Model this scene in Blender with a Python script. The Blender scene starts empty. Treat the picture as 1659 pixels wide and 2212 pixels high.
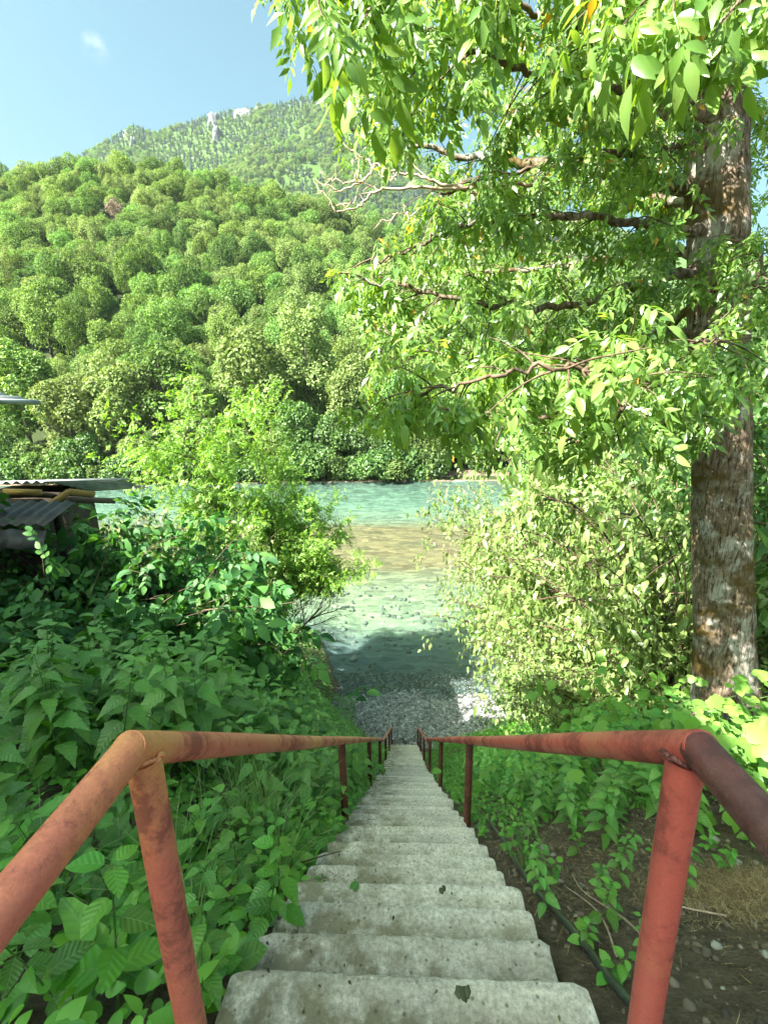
import bpy, math, random
import numpy as np
from mathutils import Matrix, Vector
R = math.radians
sc = bpy.context.scene
col = sc.collection
random.seed(7)

# ------------------------------------------------------------------ camera
CAM = np.array([0.0, 0.0, 13.5])
cam_d = bpy.data.cameras.new('camera')
cam = bpy.data.objects.new('camera', cam_d); col.objects.link(cam)
cam_d.sensor_fit = 'VERTICAL'; cam_d.sensor_height = 36.0
cam_d.lens = 1000.0 / 2212.0 * 36.0
cam_d.clip_start = 0.02; cam_d.clip_end = 6000
CM = Matrix.Rotation(R(2.4), 3, 'Z') @ Matrix.Rotation(R(90 - 14), 3, 'X') @ Matrix.Rotation(R(-1.0), 3, 'Z')
cam.matrix_world = Matrix.Translation(Vector(CAM)) @ CM.to_4x4()
sc.camera = cam
CR = np.array(CM)

def ray(px, py):
    v = CR @ np.array([(px - 829.5) / 1000.0, -(py - 1106) / 1000.0, -1.0])
    return v
def PY(px, py, y):
    """point where the sight line meets the upright plane at distance y"""
    v = ray(px, py); return CAM + v * (y / v[1])

# ------------------------------------------------------------------ world, sun, exposure
SUN_EL, SUN_AZ = 43.0, 50.0          # height; degrees left of straight behind the camera
w = bpy.data.worlds.new('World'); sc.world = w; w.use_nodes = True
nt = w.node_tree; nt.nodes.clear()
wo = nt.nodes.new('ShaderNodeOutputWorld'); bg = nt.nodes.new('ShaderNodeBackground')
sky = nt.nodes.new('ShaderNodeTexSky'); sky.sky_type = 'NISHITA'; sky.sun_disc = False
sky.sun_elevation = R(SUN_EL); sky.sun_rotation = R(180 + SUN_AZ)
sky.altitude = 200; sky.air_density = 0.9; sky.dust_density = 10.0; sky.ozone_density = 2.5
tint = nt.nodes.new('ShaderNodeMix'); tint.data_type = 'RGBA'; tint.blend_type = 'MULTIPLY'
tint.inputs[0].default_value = 1.0; tint.inputs[7].default_value = (0.68, 0.97, 0.80, 1)
nt.links.new(sky.outputs[0], tint.inputs[6])
# one wisp of cloud
cdir = ray(207, 103); cdir = cdir / np.linalg.norm(cdir)
tc = nt.nodes.new('ShaderNodeTexCoord')
vm = nt.nodes.new('ShaderNodeVectorMath'); vm.operation = 'SUBTRACT'; vm.inputs[1].default_value = tuple(cdir)
nt.links.new(tc.outputs['Generated'], vm.inputs[0])
ns = nt.nodes.new('ShaderNodeTexNoise'); ns.inputs['Scale'].default_value = 38; ns.inputs['Detail'].default_value = 5
nt.links.new(tc.outputs['Generated'], ns.inputs['Vector'])
ln = nt.nodes.new('ShaderNodeVectorMath'); ln.operation = 'LENGTH'; nt.links.new(vm.outputs[0], ln.inputs[0])
mr = nt.nodes.new('ShaderNodeMapRange'); mr.inputs[1].default_value = 0.002; mr.inputs[2].default_value = 0.02
mr.inputs[3].default_value = 0.28; mr.inputs[4].default_value = 0.0
nt.links.new(ln.outputs['Value'], mr.inputs[0])
ad = nt.nodes.new('ShaderNodeMath'); ad.operation = 'MULTIPLY'; nt.links.new(mr.outputs[0], ad.inputs[0])
nr = nt.nodes.new('ShaderNodeMapRange'); nr.inputs[1].default_value = 0.42; nr.inputs[2].default_value = 0.66
nt.links.new(ns.outputs['Fac'], nr.inputs[0]); nt.links.new(nr.outputs[0], ad.inputs[1])
cm = nt.nodes.new('ShaderNodeMix'); cm.data_type = 'RGBA'
cm.inputs[7].default_value = (5.5, 5.2, 5.0, 1)
nt.links.new(ad.outputs[0], cm.inputs[0]); nt.links.new(tint.outputs[2], cm.inputs[6])
nt.links.new(cm.outputs[2], bg.inputs[0]); bg.inputs[1].default_value = 0.041
nt.links.new(bg.outputs[0], wo.inputs[0])

SUNV = Vector((-math.sin(R(SUN_AZ)) * math.cos(R(SUN_EL)), -math.cos(R(SUN_AZ)) * math.cos(R(SUN_EL)), math.sin(R(SUN_EL))))
sl = bpy.data.lights.new('sun', 'SUN'); sl.energy = 3.0; sl.angle = R(0.5); sl.color = (1.0, 0.965, 0.90)
so = bpy.data.objects.new('sun', sl); col.objects.link(so)
so.rotation_euler = (-SUNV).to_track_quat('-Z', 'Y').to_euler(); so.location = (0, 0, 60)

sc.view_settings.view_transform = 'Standard'; sc.view_settings.look = 'None'
sc.view_settings.gamma = 1.0; sc.view_settings.use_curve_mapping = False
sc.view_settings.exposure = 3.4
sc.render.engine = 'CYCLES'
sc.cycles.use_denoising = True
sc.cycles.max_bounces = 5; sc.cycles.diffuse_bounces = 4; sc.cycles.glossy_bounces = 2
sc.cycles.transmission_bounces = 4; sc.cycles.transparent_max_bounces = 6
sc.cycles.caustics_reflective = False; sc.cycles.caustics_refractive = False
sc.cycles.sample_clamp_indirect = 6

# ------------------------------------------------------------------ helpers
def tag(o, label=None, cat=None, group=None, kind=None):
    if label: o['label'] = label
    if cat: o['category'] = cat
    if group: o['group'] = group
    if kind: o['kind'] = kind
    return o
def link(name, me, parent=None):
    o = bpy.data.objects.new(name, me); col.objects.link(o)
    if parent: o.parent = parent
    return o
def empty(name, loc=(0, 0, 0), rz=0.0):
    o = bpy.data.objects.new(name, None); col.objects.link(o)
    o.location = loc; o.rotation_euler = (0, 0, rz); o.empty_display_size = 0.1
    return o
def copy_tree(o, parent=None):
    c = o.copy(); col.objects.link(c)
    if parent: c.parent = parent
    for ch in o.children: copy_tree(ch, c)
    return c

class MB:
    def __init__(s): s.v = []; s.f = []; s.m = []; s.n = 0
    def add(s, V, F, mi=0):
        V = np.asarray(V, float).reshape(-1, 3); F = np.asarray(F, int)
        s.v.append(V); s.f.append(F + s.n); s.m.append(mi); s.n += len(V); return s
    def mesh(s, name, mats, smooth=False):
        me = bpy.data.meshes.new(name)
        V = np.concatenate(s.v)
        loops = np.concatenate([f.ravel() for f in s.f])
        tot = np.concatenate([np.full(len(f), f.shape[1]) for f in s.f])
        mi = np.concatenate([np.full(len(f), m) for f, m in zip(s.f, s.m)])
        st = np.concatenate([[0], np.cumsum(tot)[:-1]])
        me.vertices.add(len(V)); me.vertices.foreach_set('co', V.ravel().astype(np.float32))
        me.loops.add(len(loops)); me.loops.foreach_set('vertex_index', loops.astype(np.int32))
        me.polygons.add(len(tot)); me.polygons.foreach_set('loop_start', st.astype(np.int32))
        me.polygons.foreach_set('material_index', mi.astype(np.int32))
        if smooth: me.polygons.foreach_set('use_smooth', np.ones(len(tot), bool))
        if not isinstance(mats, (list, tuple)): mats = [mats]
        for m in mats: me.materials.append(m)
        me.update(calc_edges=True); me.validate()
        return me
    def build(s, name, mats, parent=None, smooth=False):
        return link(name, s.mesh(name, mats, smooth), parent)

def nrm(v): return v / np.maximum(np.linalg.norm(v, axis=-1, keepdims=True), 1e-9)
def frames(d, up):
    d = nrm(d); s = nrm(np.cross(d, up)); n = np.cross(s, d)
    return np.stack([s, d, n], axis=-1)
def rep(tv, tf, M, pos):
    n = len(pos); V = np.einsum('nij,vj->nvi', M, tv) + pos[:, None, :]
    F = tf[None] + (np.arange(n) * len(tv))[:, None, None]
    return V.reshape(-1, 3), F.reshape(-1, tf.shape[1])
def tube(mb, pts, rad, sides=6, mi=0, cap=True):
    pts = np.asarray(pts, float); k = len(pts); rad = np.broadcast_to(np.asarray(rad, float), (k,))
    t = np.gradient(pts, axis=0); t = nrm(t)
    ref = np.array([0, 0, 1.0]) if abs(t[0, 2]) < 0.9 else np.array([1.0, 0, 0])
    u = nrm(np.cross(t[0], ref)); us = [u]
    for i in range(1, k):
        u = us[-1] - t[i] * np.dot(us[-1], t[i]); us.append(nrm(u))
    us = np.array(us); vs = np.cross(t, us)
    a = np.arange(sides) * 2 * np.pi / sides
    ring = pts[:, None] + rad[:, None, None] * (np.cos(a)[None, :, None] * us[:, None] + np.sin(a)[None, :, None] * vs[:, None])
    V = ring.reshape(-1, 3); F = []
    for i in range(k - 1):
        for j in range(sides):
            F.append((i * sides + j, i * sides + (j + 1) % sides, (i + 1) * sides + (j + 1) % sides, (i + 1) * sides + j))
    mb.add(V, F, mi)
    if cap:
        for i, fl in ((0, True), (k - 1, False)):
            idx = list(range(sides)); idx = idx[::-1] if fl else idx
            mb.add(ring[i], [idx], mi)
def box(mb, c, s, mi=0, rot=None):
    V = np.array([(x, y, z) for x in (-.5, .5) for y in (-.5, .5) for z in (-.5, .5)]) * np.array(s)
    if rot is not None: V = V @ np.array(rot).T
    mb.add(V + np.array(c), [(0, 1, 3, 2), (4, 6, 7, 5), (0, 4, 5, 1), (2, 3, 7, 6), (0, 2, 6, 4), (1, 5, 7, 3)], mi)
def smooth_line(pts, n):
    pts = np.asarray(pts, float); k = len(pts)
    t = np.linspace(0, k - 1, n); i = np.clip(t.astype(int), 0, k - 2); f = (t - i)[:, None]
    p0 = pts[np.maximum(i - 1, 0)]; p1 = pts[i]; p2 = pts[i + 1]; p3 = pts[np.minimum(i + 2, k - 1)]
    return 0.5 * ((2 * p1) + (-p0 + p2) * f + (2 * p0 - 5 * p1 + 4 * p2 - p3) * f ** 2 + (-p0 + 3 * p1 - 3 * p2 + p3) * f ** 3)

_lat = np.random.RandomState(3).rand(256, 256)
def vnoise(x, y):
    xi = np.floor(x).astype(int); yi = np.floor(y).astype(int); fx = x - xi; fy = y - yi
    fx = fx * fx * (3 - 2 * fx); fy = fy * fy * (3 - 2 * fy)
    g = lambda a, b: _lat[a % 256, b % 256]
    return (g(xi, yi) * (1 - fx) + g(xi + 1, yi) * fx) * (1 - fy) + (g(xi, yi + 1) * (1 - fx) + g(xi + 1, yi + 1) * fx) * fy
def fbm(x, y, o=4):
    s = 0; a = 0.5
    for i in range(o): s = s + a * (vnoise(x * 2 ** i + 17.3 * i, y * 2 ** i + 9.1 * i) - 0.5); a *= 0.5
    return s

# ------------------------------------------------------------------ materials
def new_mat(name):
    m = bpy.data.materials.new(name); m.use_nodes = True; m.node_tree.nodes.clear()
    t = m.node_tree; o = t.nodes.new('ShaderNodeOutputMaterial'); return m, t, o
def ramp(t, stops):
    r = t.nodes.new('ShaderNodeValToRGB'); e = r.color_ramp.elements
    e[0].position = stops[0][0]; e[0].color = (*stops[0][1], 1)
    e[1].position = stops[-1][0]; e[1].color = (*stops[-1][1], 1)
    for p, c in stops[1:-1]:
        x = e.new(p); x.color = (*c, 1)
    return r
def noise(t, scale, detail=4, rough=0.6, vec=None, dist=0.0):
    n = t.nodes.new('ShaderNodeTexNoise'); n.inputs['Scale'].default_value = scale
    n.inputs['Detail'].default_value = detail; n.inputs['Roughness'].default_value = rough
    n.inputs['Distortion'].default_value = dist
    if vec is not None: t.links.new(vec, n.inputs['Vector'])
    return n
def mixc(t, fac, a, b, mode='MIX'):
    m = t.nodes.new('ShaderNodeMix'); m.data_type = 'RGBA'; m.blend_type = mode
    for s, i in ((fac, 0), (a, 6), (b, 7)):
        if isinstance(s, (int, float)): m.inputs[i].default_value = s
        elif isinstance(s, tuple): m.inputs[i].default_value = (*s, 1)
        else: t.links.new(s, m.inputs[i])
    return m.outputs[2]
def mapr(t, v, a, b, c=0.0, d=1.0):
    m = t.nodes.new('ShaderNodeMapRange'); t.links.new(v, m.inputs[0])
    for i, x in enumerate((a, b, c, d)): m.inputs[i + 1].default_value = x
    return m.outputs[0]
def bump(t, h, strength, dist=0.02):
    b = t.nodes.new('ShaderNodeBump'); b.inputs['Strength'].default_value = strength; b.inputs['Distance'].default_value = dist
    t.links.new(h, b.inputs['Height']); return b.outputs[0]
def wpos(t, scale=(1, 1, 1)):
    g = t.nodes.new('ShaderNodeNewGeometry'); m = t.nodes.new('ShaderNodeMapping')
    m.inputs['Scale'].default_value = scale; t.links.new(g.outputs['Position'], m.inputs['Vector']); return m.outputs[0]
def opos(t, scale=(1, 1, 1)):
    g = t.nodes.new('ShaderNodeTexCoord'); m = t.nodes.new('ShaderNodeMapping')
    m.inputs['Scale'].default_value = scale; t.links.new(g.outputs['Object'], m.inputs['Vector']); return m.outputs[0]
def principled(t, o, color, rough=0.6, spec=0.4, metal=0.0, normal=None):
    p = t.nodes.new('ShaderNodeBsdfPrincipled')
    for k, v in (('Base Color', color), ('Roughness', rough), ('Specular IOR Level', spec), ('Metallic', metal)):
        if isinstance(v, tuple): p.inputs[k].default_value = (*v, 1)
        elif isinstance(v, (int, float)): p.inputs[k].default_value = v
        else: t.links.new(v, p.inputs[k])
    if normal is not None: t.links.new(normal, p.inputs['Normal'])
    if o is not None: t.links.new(p.outputs[0], o.inputs[0])
    return p

def leaf_mat(name, stops, trans=0.35, tcol=(1.0, 1.0, 0.35), rough=0.42, spec=0.5, objvar=0.35, tgain=1.5, odd=None, vein=None, spots=False):
    m, t, o = new_mat(name)
    g = t.nodes.new('ShaderNodeNewGeometry'); r = ramp(t, stops); t.links.new(g.outputs['Random Per Island'], r.inputs[0])
    c = r.outputs[0]
    if odd:                                   # a few yellowed leaves
        wn = t.nodes.new('ShaderNodeTexWhiteNoise'); wn.noise_dimensions = '1D'; t.links.new(g.outputs['Random Per Island'], wn.inputs['W'])
        c = mixc(t, mapr(t, wn.outputs['Value'], 1 - odd[0], 1 - odd[0] + 0.004), c, odd[1])
    oi = t.nodes.new('ShaderNodeObjectInfo')
    hs = t.nodes.new('ShaderNodeHueSaturation'); t.links.new(c, hs.inputs['Color'])
    t.links.new(mapr(t, oi.outputs['Random'], 0, 1, 1 - objvar, 1 + objvar), hs.inputs['Value'])
    mu = t.nodes.new('ShaderNodeMath'); mu.operation = 'MULTIPLY'; mu.inputs[1].default_value = 7.31
    t.links.new(oi.outputs['Random'], mu.inputs[0])
    fr = t.nodes.new('ShaderNodeMath'); fr.operation = 'FRACT'; t.links.new(mu.outputs[0], fr.inputs[0])
    t.links.new(mapr(t, fr.outputs[0], 0, 1, 0.5 - 0.045 * objvar, 0.5 + 0.045 * objvar), hs.inputs['Hue'])
    c = hs.outputs[0]
    if spots:                                 # blemishes and uneven colour
        wp_ = wpos(t); s1 = noise(t, 22, 3, .6, wp_); s2 = noise(t, 130, 2, .5, wp_)
        c = mixc(t, mapr(t, s1.outputs['Fac'], .35, .7, 0, .45), c, mixc(t, 1.0, c, (1.35, 1.05, .7), 'MULTIPLY')); c = mixc(t, mapr(t, s2.outputs['Fac'], .68, .74, 0, .7), c, (.16, .10, .04))
    nv = None
    if vein:                                  # midrib and side veins, in the leaf's own space
        tcv = t.nodes.new('ShaderNodeTexCoord'); sv_ = t.nodes.new('ShaderNodeSeparateXYZ'); t.links.new(tcv.outputs['Object'], sv_.inputs[0])
        def mth(op, a_, b_=None):
            q = t.nodes.new('ShaderNodeMath'); q.operation = op
            for i_, z_ in enumerate((a_, b_)):
                if z_ is None: continue
                if isinstance(z_, (int, float)): q.inputs[i_].default_value = z_
                else: t.links.new(z_, q.inputs[i_])
            return q.outputs[0]
        axx = mth('ABSOLUTE', sv_.outputs['X']); ph_ = mth('FRACT', mth('MULTIPLY', mth('SUBTRACT', sv_.outputs['Y'], mth('MULTIPLY', axx, .8)), vein))
        line = mth('MULTIPLY', mth('ABSOLUTE', mth('SUBTRACT', ph_, .5)), 2.0); mid_ = mapr(t, axx, .004, .016, 1, 0)
        c = mixc(t, mapr(t, line, .6, 1.0, 0, .24), c, mixc(t, 1.0, c, (.45, .5, .5), 'MULTIPLY')); c = mixc(t, mapr(t, mid_, 0, 1, 0, .55), c, (.30, .42, .16))
        nz = noise(t, 5, 3, .6, tcv.outputs['Object']); c = mixc(t, mapr(t, nz.outputs['Fac'], .35, .7, 0, .35), c, mixc(t, 1.0, c, (.6, .62, .5), 'MULTIPLY'))
        nv = bump(t, mth('SUBTRACT', 1.0, line), .22, .015)
    p = principled(t, None, c, rough, spec, 0, nv)
    tr = t.nodes.new('ShaderNodeBsdfTranslucent')
    gain = mixc(t, 1.0, c, tuple(x * tgain for x in tcol), 'MULTIPLY'); t.links.new(gain, tr.inputs[0])
    mx = t.nodes.new('ShaderNodeMixShader'); mx.inputs[0].default_value = trans
    t.links.new(p.outputs[0], mx.inputs[1]); t.links.new(tr.outputs[0], mx.inputs[2]); t.links.new(mx.outputs[0], o.inputs[0])
    return m
M = {}
M['walnut'] = leaf_mat('walnut_leaf', [(0, (.065, .145, .03)), (.5, (.12, .235, .05)), (1, (.22, .34, .10))], .44, (1.12, 1.0, .3), .33, .6, 0.0, 1.9, odd=(.010, (.42, .24, .04)), spots=True)
M['shrub'] = leaf_mat('shrub_leaf', [(0, (.08, .14, .03)), (.5, (.15, .23, .06)), (1, (.26, .34, .11))], .35, (1, 1, .4), .38, .55, .18)
M['nettle'] = leaf_mat('nettle_leaf', [(0, (.08, .20, .04)), (.6, (.13, .29, .05)), (1, (.21, .39, .07))], .3, (.8, 1, .3), .45, .5, .22)
M['weed'] = leaf_mat('weed_leaf', [(0, (.07, .21, .03)), (.6, (.11, .30, .035)), (1, (.18, .40, .05))], .35, (.9, 1, .25), .42, .5, .2)
M['nettle_near'] = leaf_mat('nettle_leaf_veined', [(0, (.075, .20, .045)), (.6, (.125, .29, .055)), (1, (.21, .39, .07))], .3, (.8, 1, .3), .42, .55, .28, vein=8.0, spots=True)
M['weed_near'] = leaf_mat('weed_leaf_veined', [(0, (.07, .20, .03)), (.6, (.12, .31, .04)), (1, (.20, .42, .055))], .35, (.9, 1, .25), .42, .5, .38, vein=6.0, spots=True)
M['hop'] = leaf_mat('hop_leaf', [(0, (.10, .23, .04)), (.6, (.16, .32, .05)), (1, (.24, .40, .08))], .35, (1, 1, .3), .5, .35, .15, spots=True)
M['elder'] = leaf_mat('elder_leaf', [(0, (.025, .085, .025)), (.6, (.05, .15, .035)), (1, (.10, .23, .05))], .3, (.9, 1, .3), .55, .25, .2)
M['willow'] = leaf_mat('ash_leaf', [(0, (.07, .165, .025)), (.5, (.145, .28, .04)), (1, (.27, .40, .08))], .4, (1, 1, .3), .45, .4, .1)
M['forest'] = leaf_mat('forest_leaf', [(0, (.05, .095, .025)), (.5, (.105, .18, .045)), (1, (.20, .28, .09))], .3, (1, 1, .35), .7, .12, .45)
M['pale'] = leaf_mat('pale_leaf', [(0, (.09, .14, .04)), (.5, (.16, .22, .07)), (1, (.25, .30, .12))], .3, (1, 1, .45), .7, .12, .2)
M['dark'] = leaf_mat('dark_leaf', [(0, (.03, .07, .016)), (.5, (.06, .125, .028)), (1, (.13, .21, .05))], .3, (.9, 1, .3), .45, .4, .25)
M['conifer'] = leaf_mat('conifer_needles', [(0, (.045, .075, .05)), (1, (.09, .125, .08))], .15, (1, 1, .5), .6, .3, .25)
M['dead_crown'] = leaf_mat('dead_crown', [(0, (.16, .11, .08)), (1, (.28, .21, .16))], .1, (1, 1, 1), .8, .1, .1)
M['cover'] = leaf_mat('ground_cover_leaf', [(0, (.05, .17, .02)), (.6, (.10, .26, .03)), (1, (.18, .36, .05))], .35, (.9, 1, .25), .45, .45, 0)
M['grass'] = leaf_mat('grass_blade', [(0, (.06, .16, .03)), (.7, (.14, .27, .06)), (1, (.28, .33, .14))], .3, (1, 1, .4), .45, .45, .15)
M['straw'] = leaf_mat('straw', [(0, (.10, .065, .035)), (.6, (.25, .165, .085)), (1, (.46, .35, .20))], .15, (1, 1, .6), .7, .2, 0)

def stem_mat(name, c1, c2, sc_=30, rough=.7):
    m, t, o = new_mat(name); n = noise(t, sc_, 3, .6, opos(t))
    principled(t, o, mixc(t, mapr(t, n.outputs['Fac'], .35, .65), c1, c2), rough, .3); return m
M['stem'] = stem_mat('green_stem', (.06, .14, .03), (.13, .19, .05))
M['twig'] = stem_mat('twig_bark', (.05, .032, .02), (.13, .09, .055))
M['deadwood'] = stem_mat('dead_wood', (.30, .20, .15), (.46, .34, .27))
M['farbark'] = stem_mat('far_bark', (.10, .08, .06), (.22, .19, .15), 4)

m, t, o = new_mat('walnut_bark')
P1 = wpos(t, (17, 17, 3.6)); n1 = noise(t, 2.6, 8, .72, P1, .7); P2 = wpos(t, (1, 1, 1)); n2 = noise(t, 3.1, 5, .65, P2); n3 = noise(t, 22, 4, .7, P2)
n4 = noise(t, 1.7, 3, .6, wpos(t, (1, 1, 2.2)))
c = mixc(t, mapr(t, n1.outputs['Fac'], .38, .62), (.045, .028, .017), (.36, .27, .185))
c = mixc(t, mapr(t, n2.outputs['Fac'], .50, .58, 0, .8), c, mixc(t, mapr(t, n1.outputs['Fac'], .4, .55), (.20, .17, .13), (.56, .53, .47)))                       # pale lichen, widened to paint in sun patches
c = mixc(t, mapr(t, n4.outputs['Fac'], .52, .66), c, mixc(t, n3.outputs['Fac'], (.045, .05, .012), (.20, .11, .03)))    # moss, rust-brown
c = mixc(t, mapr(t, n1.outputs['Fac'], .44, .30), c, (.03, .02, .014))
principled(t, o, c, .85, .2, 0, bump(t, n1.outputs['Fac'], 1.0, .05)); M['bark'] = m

m, t, o = new_mat('concrete')
P1 = wpos(t); nA = noise(t, 2.3, 6, .65, P1); nB = noise(t, 60, 5, .75, P1); nC = noise(t, 7, 5, .7, P1); 
vo = t.nodes.new('ShaderNodeTexVoronoi'); vo.inputs['Scale'].default_value = 85; t.links.new(P1, vo.inputs['Vector'])
c = mixc(t, mapr(t, nB.outputs['Fac'], .32, .68), (.40, .33, .275), (.92, .81, .715))
spk = mapr(t, vo.outputs['Distance'], .16, .08); wh = t.nodes.new('ShaderNodeTexWhiteNoise'); t.links.new(vo.outputs['Color'], wh.inputs['Vector'])
sp = t.nodes.new('ShaderNodeMath'); sp.operation = 'MULTIPLY'; t.links.new(spk, sp.inputs[0]); t.links.new(mapr(t, wh.outputs['Value'], .72, .8), sp.inputs[1])
c = mixc(t, sp.outputs[0], c, (.62, .60, .57))
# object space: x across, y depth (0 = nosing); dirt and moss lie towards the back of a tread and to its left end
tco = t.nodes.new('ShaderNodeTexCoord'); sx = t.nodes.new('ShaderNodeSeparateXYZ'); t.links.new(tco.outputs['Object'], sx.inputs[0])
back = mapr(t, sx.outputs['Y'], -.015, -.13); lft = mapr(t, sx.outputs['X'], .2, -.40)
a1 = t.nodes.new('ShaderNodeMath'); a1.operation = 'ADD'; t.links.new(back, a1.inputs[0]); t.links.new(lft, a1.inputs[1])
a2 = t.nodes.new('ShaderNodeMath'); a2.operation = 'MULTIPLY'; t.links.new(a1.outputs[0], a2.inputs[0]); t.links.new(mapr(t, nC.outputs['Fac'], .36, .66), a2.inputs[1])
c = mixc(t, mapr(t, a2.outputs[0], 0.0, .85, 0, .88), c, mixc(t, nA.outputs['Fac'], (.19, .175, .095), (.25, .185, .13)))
c = mixc(t, mapr(t, nA.outputs['Fac'], .52, .72, 0, .5), c, (.22, .19, .155))
pit = t.nodes.new('ShaderNodeTexVoronoi'); pit.inputs['Scale'].default_value = 42; t.links.new(P1, pit.inputs['Vector']); wp2 = t.nodes.new('ShaderNodeTexWhiteNoise'); t.links.new(pit.outputs['Color'], wp2.inputs['Vector'])
pm = t.nodes.new('ShaderNodeMath'); pm.operation = 'MULTIPLY'; t.links.new(mapr(t, pit.outputs['Distance'], .28, .16), pm.inputs[0]); t.links.new(mapr(t, wp2.outputs['Value'], .70, .80), pm.inputs[1])
c = mixc(t, mapr(t, pm.outputs[0], 0, 1, 0, .65), c, (.09, .08, .065))
oi_ = t.nodes.new('ShaderNodeObjectInfo'); hv = t.nodes.new('ShaderNodeHueSaturation'); t.links.new(c, hv.inputs['Color']); t.links.new(mapr(t, oi_.outputs['Random'], 0, 1, .82, 1.08), hv.inputs['Value']); c = hv.outputs[0]
h = t.nodes.new('ShaderNodeMath'); h.operation = 'ADD'; t.links.new(nB.outputs['Fac'], h.inputs[0]); t.links.new(nC.outputs['Fac'], h.inputs[1])
principled(t, o, c, .9, .25, 0, bump(t, h.outputs[0], .7, .012)); M['concrete'] = m

def paint(name, red, orange, dark, amt_o, amt_d, rough):
    m, t, o = new_mat(name)
    P1 = wpos(t); n1 = noise(t, 5, 6, .7, P1); n2 = noise(t, 30, 8, .78, P1, .15); n3 = noise(t, 160, 4, .75, P1); n4 = noise(t, 2.2, 4, .55, P1); n5 = noise(t, 3.4, 4, .6, wpos(t, (1, 1, 1.3)))
    c = mixc(t, mapr(t, n4.outputs['Fac'], amt_o - .06, amt_o + .14), red, orange)
    c = mixc(t, mapr(t, n3.outputs['Fac'], .3, .75, 0, .55), c, tuple(x * .5 for x in red))
    c = mixc(t, mapr(t, n3.outputs['Fac'], .62, .75, 0, .35), c, (.7, .5, .42))
    w_ = t.nodes.new('ShaderNodeMath'); w_.operation = 'MULTIPLY_ADD'; w_.inputs[1].default_value = .62; t.links.new(n5.outputs['Fac'], w_.inputs[0])
    hf = t.nodes.new('ShaderNodeMath'); hf.operation = 'MULTIPLY'; hf.inputs[1].default_value = .5; t.links.new(n2.outputs['Fac'], hf.inputs[0]); t.links.new(hf.outputs[0], w_.inputs[2])
    c = mixc(t, mapr(t, w_.outputs[0], amt_d, amt_d + .05, 0, .68), c, dark)          # rust where the paint has gone
    c = mixc(t, mapr(t, w_.outputs[0], amt_d - .06, amt_d, 0, .45), c, tuple(x * .6 for x in red))
    c = mixc(t, mapr(t, n1.outputs['Fac'], .67, .73, 0, .45), c, (.55, .36, .31))
    rr = mapr(t, w_.outputs[0], amt_d - .05, amt_d + .05, rough, rough + .3)
    hb = t.nodes.new('ShaderNodeMath'); hb.operation = 'ADD'; t.links.new(n2.outputs['Fac'], hb.inputs[0]); t.links.new(n3.outputs['Fac'], hb.inputs[1])
    principled(t, o, c, rr, .45, 0, bump(t, hb.outputs[0], .35, .004)); return m
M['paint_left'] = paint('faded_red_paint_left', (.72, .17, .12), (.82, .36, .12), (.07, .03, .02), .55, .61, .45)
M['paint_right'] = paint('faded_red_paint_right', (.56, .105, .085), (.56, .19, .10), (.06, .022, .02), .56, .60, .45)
M['paint_worn'] = paint('worn_dark_paint', (.17, .045, .045), (.10, .06, .055), (.03, .018, .02), .50, .56, .26)
M['paint_post'] = paint('rusty_post_paint', (.20, .06, .04), (.12, .05, .03), (.045, .025, .018), .5, .56, .6)

m, t, o = new_mat('soil')
P1 = wpos(t); n1 = noise(t, 1.3, 6, .65, P1); n2 = noise(t, 14, 6, .75, P1); n3 = noise(t, 70, 4, .7, P1)
c = mixc(t, mapr(t, n2.outputs['Fac'], .3, .7), (.07, .048, .034), (.27, .195, .14))
c = mixc(t, mapr(t, n3.outputs['Fac'], .58, .72, 0, .6), c, (.25, .20, .13))
c = mixc(t, mapr(t, n1.outputs['Fac'], .55, .68, 0, .5), c, (.045, .05, .022))
h = t.nodes.new('ShaderNodeMath'); h.operation = 'ADD'; t.links.new(n2.outputs['Fac'], h.inputs[0]); t.links.new(n3.outputs['Fac'], h.inputs[1])
principled(t, o, c, .95, .15, 0, bump(t, h.outputs[0], 1.0, .05)); M['soil'] = m

m, t, o = new_mat('gravel')
P1 = wpos(t); vo = t.nodes.new('ShaderNodeTexVoronoi'); vo.inputs['Scale'].default_value = 14; t.links.new(P1, vo.inputs['Vector'])
sv = t.nodes.new('ShaderNodeSeparateColor'); t.links.new(vo.outputs['Color'], sv.inputs[0])
c = ramp(t, [(0, (.15, .145, .14)), (.6, (.34, .33, .325)), (1, (.55, .53, .52))]); t.links.new(sv.outputs[0], c.inputs[0])
principled(t, o, c.outputs[0], .85, .3, 0, bump(t, vo.outputs['Distance'], 1.0, -.06)); M['gravel'] = m
def stone_mat(name, stops):
    m, t, o = new_mat(name); g = t.nodes.new('ShaderNodeNewGeometry'); r = ramp(t, stops); t.links.new(g.outputs['Random Per Island'], r.inputs[0])
    n = noise(t, 25, 4, .6, wpos(t)); c = mixc(t, mapr(t, n.outputs['Fac'], .3, .7, 0, .35), r.outputs[0], (.05, .05, .05))
    principled(t, o, c, .8, .35); return m
M['pebble'] = stone_mat('pebble', [(0, (.12, .117, .12)), (.6, (.29, .285, .285)), (.9, (.44, .43, .425)), (1, (.58, .57, .55))])
M['moss'] = stone_mat('dark_moss', [(0, (.04, .045, .02)), (1, (.10, .11, .05))])
M['litter'] = leaf_mat('dry_leaf_litter', [(0, (.06, .045, .03)), (.7, (.16, .12, .07)), (.9, (.12, .17, .05)), (1, (.3, .26, .12))], .1, (1, 1, .6), .8, .15, 0)
M['clod'] = stone_mat('earth_clod', [(0, (.05, .035, .025)), (.7, (.15, .105, .075)), (.97, (.2, .155, .115)), (1, (.34, .3, .25))])
M['river_stone'] = stone_mat('river_stone', [(0, (.16, .17, .16)), (.7, (.28, .29, .26)), (1, (.5, .49, .45))])
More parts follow.
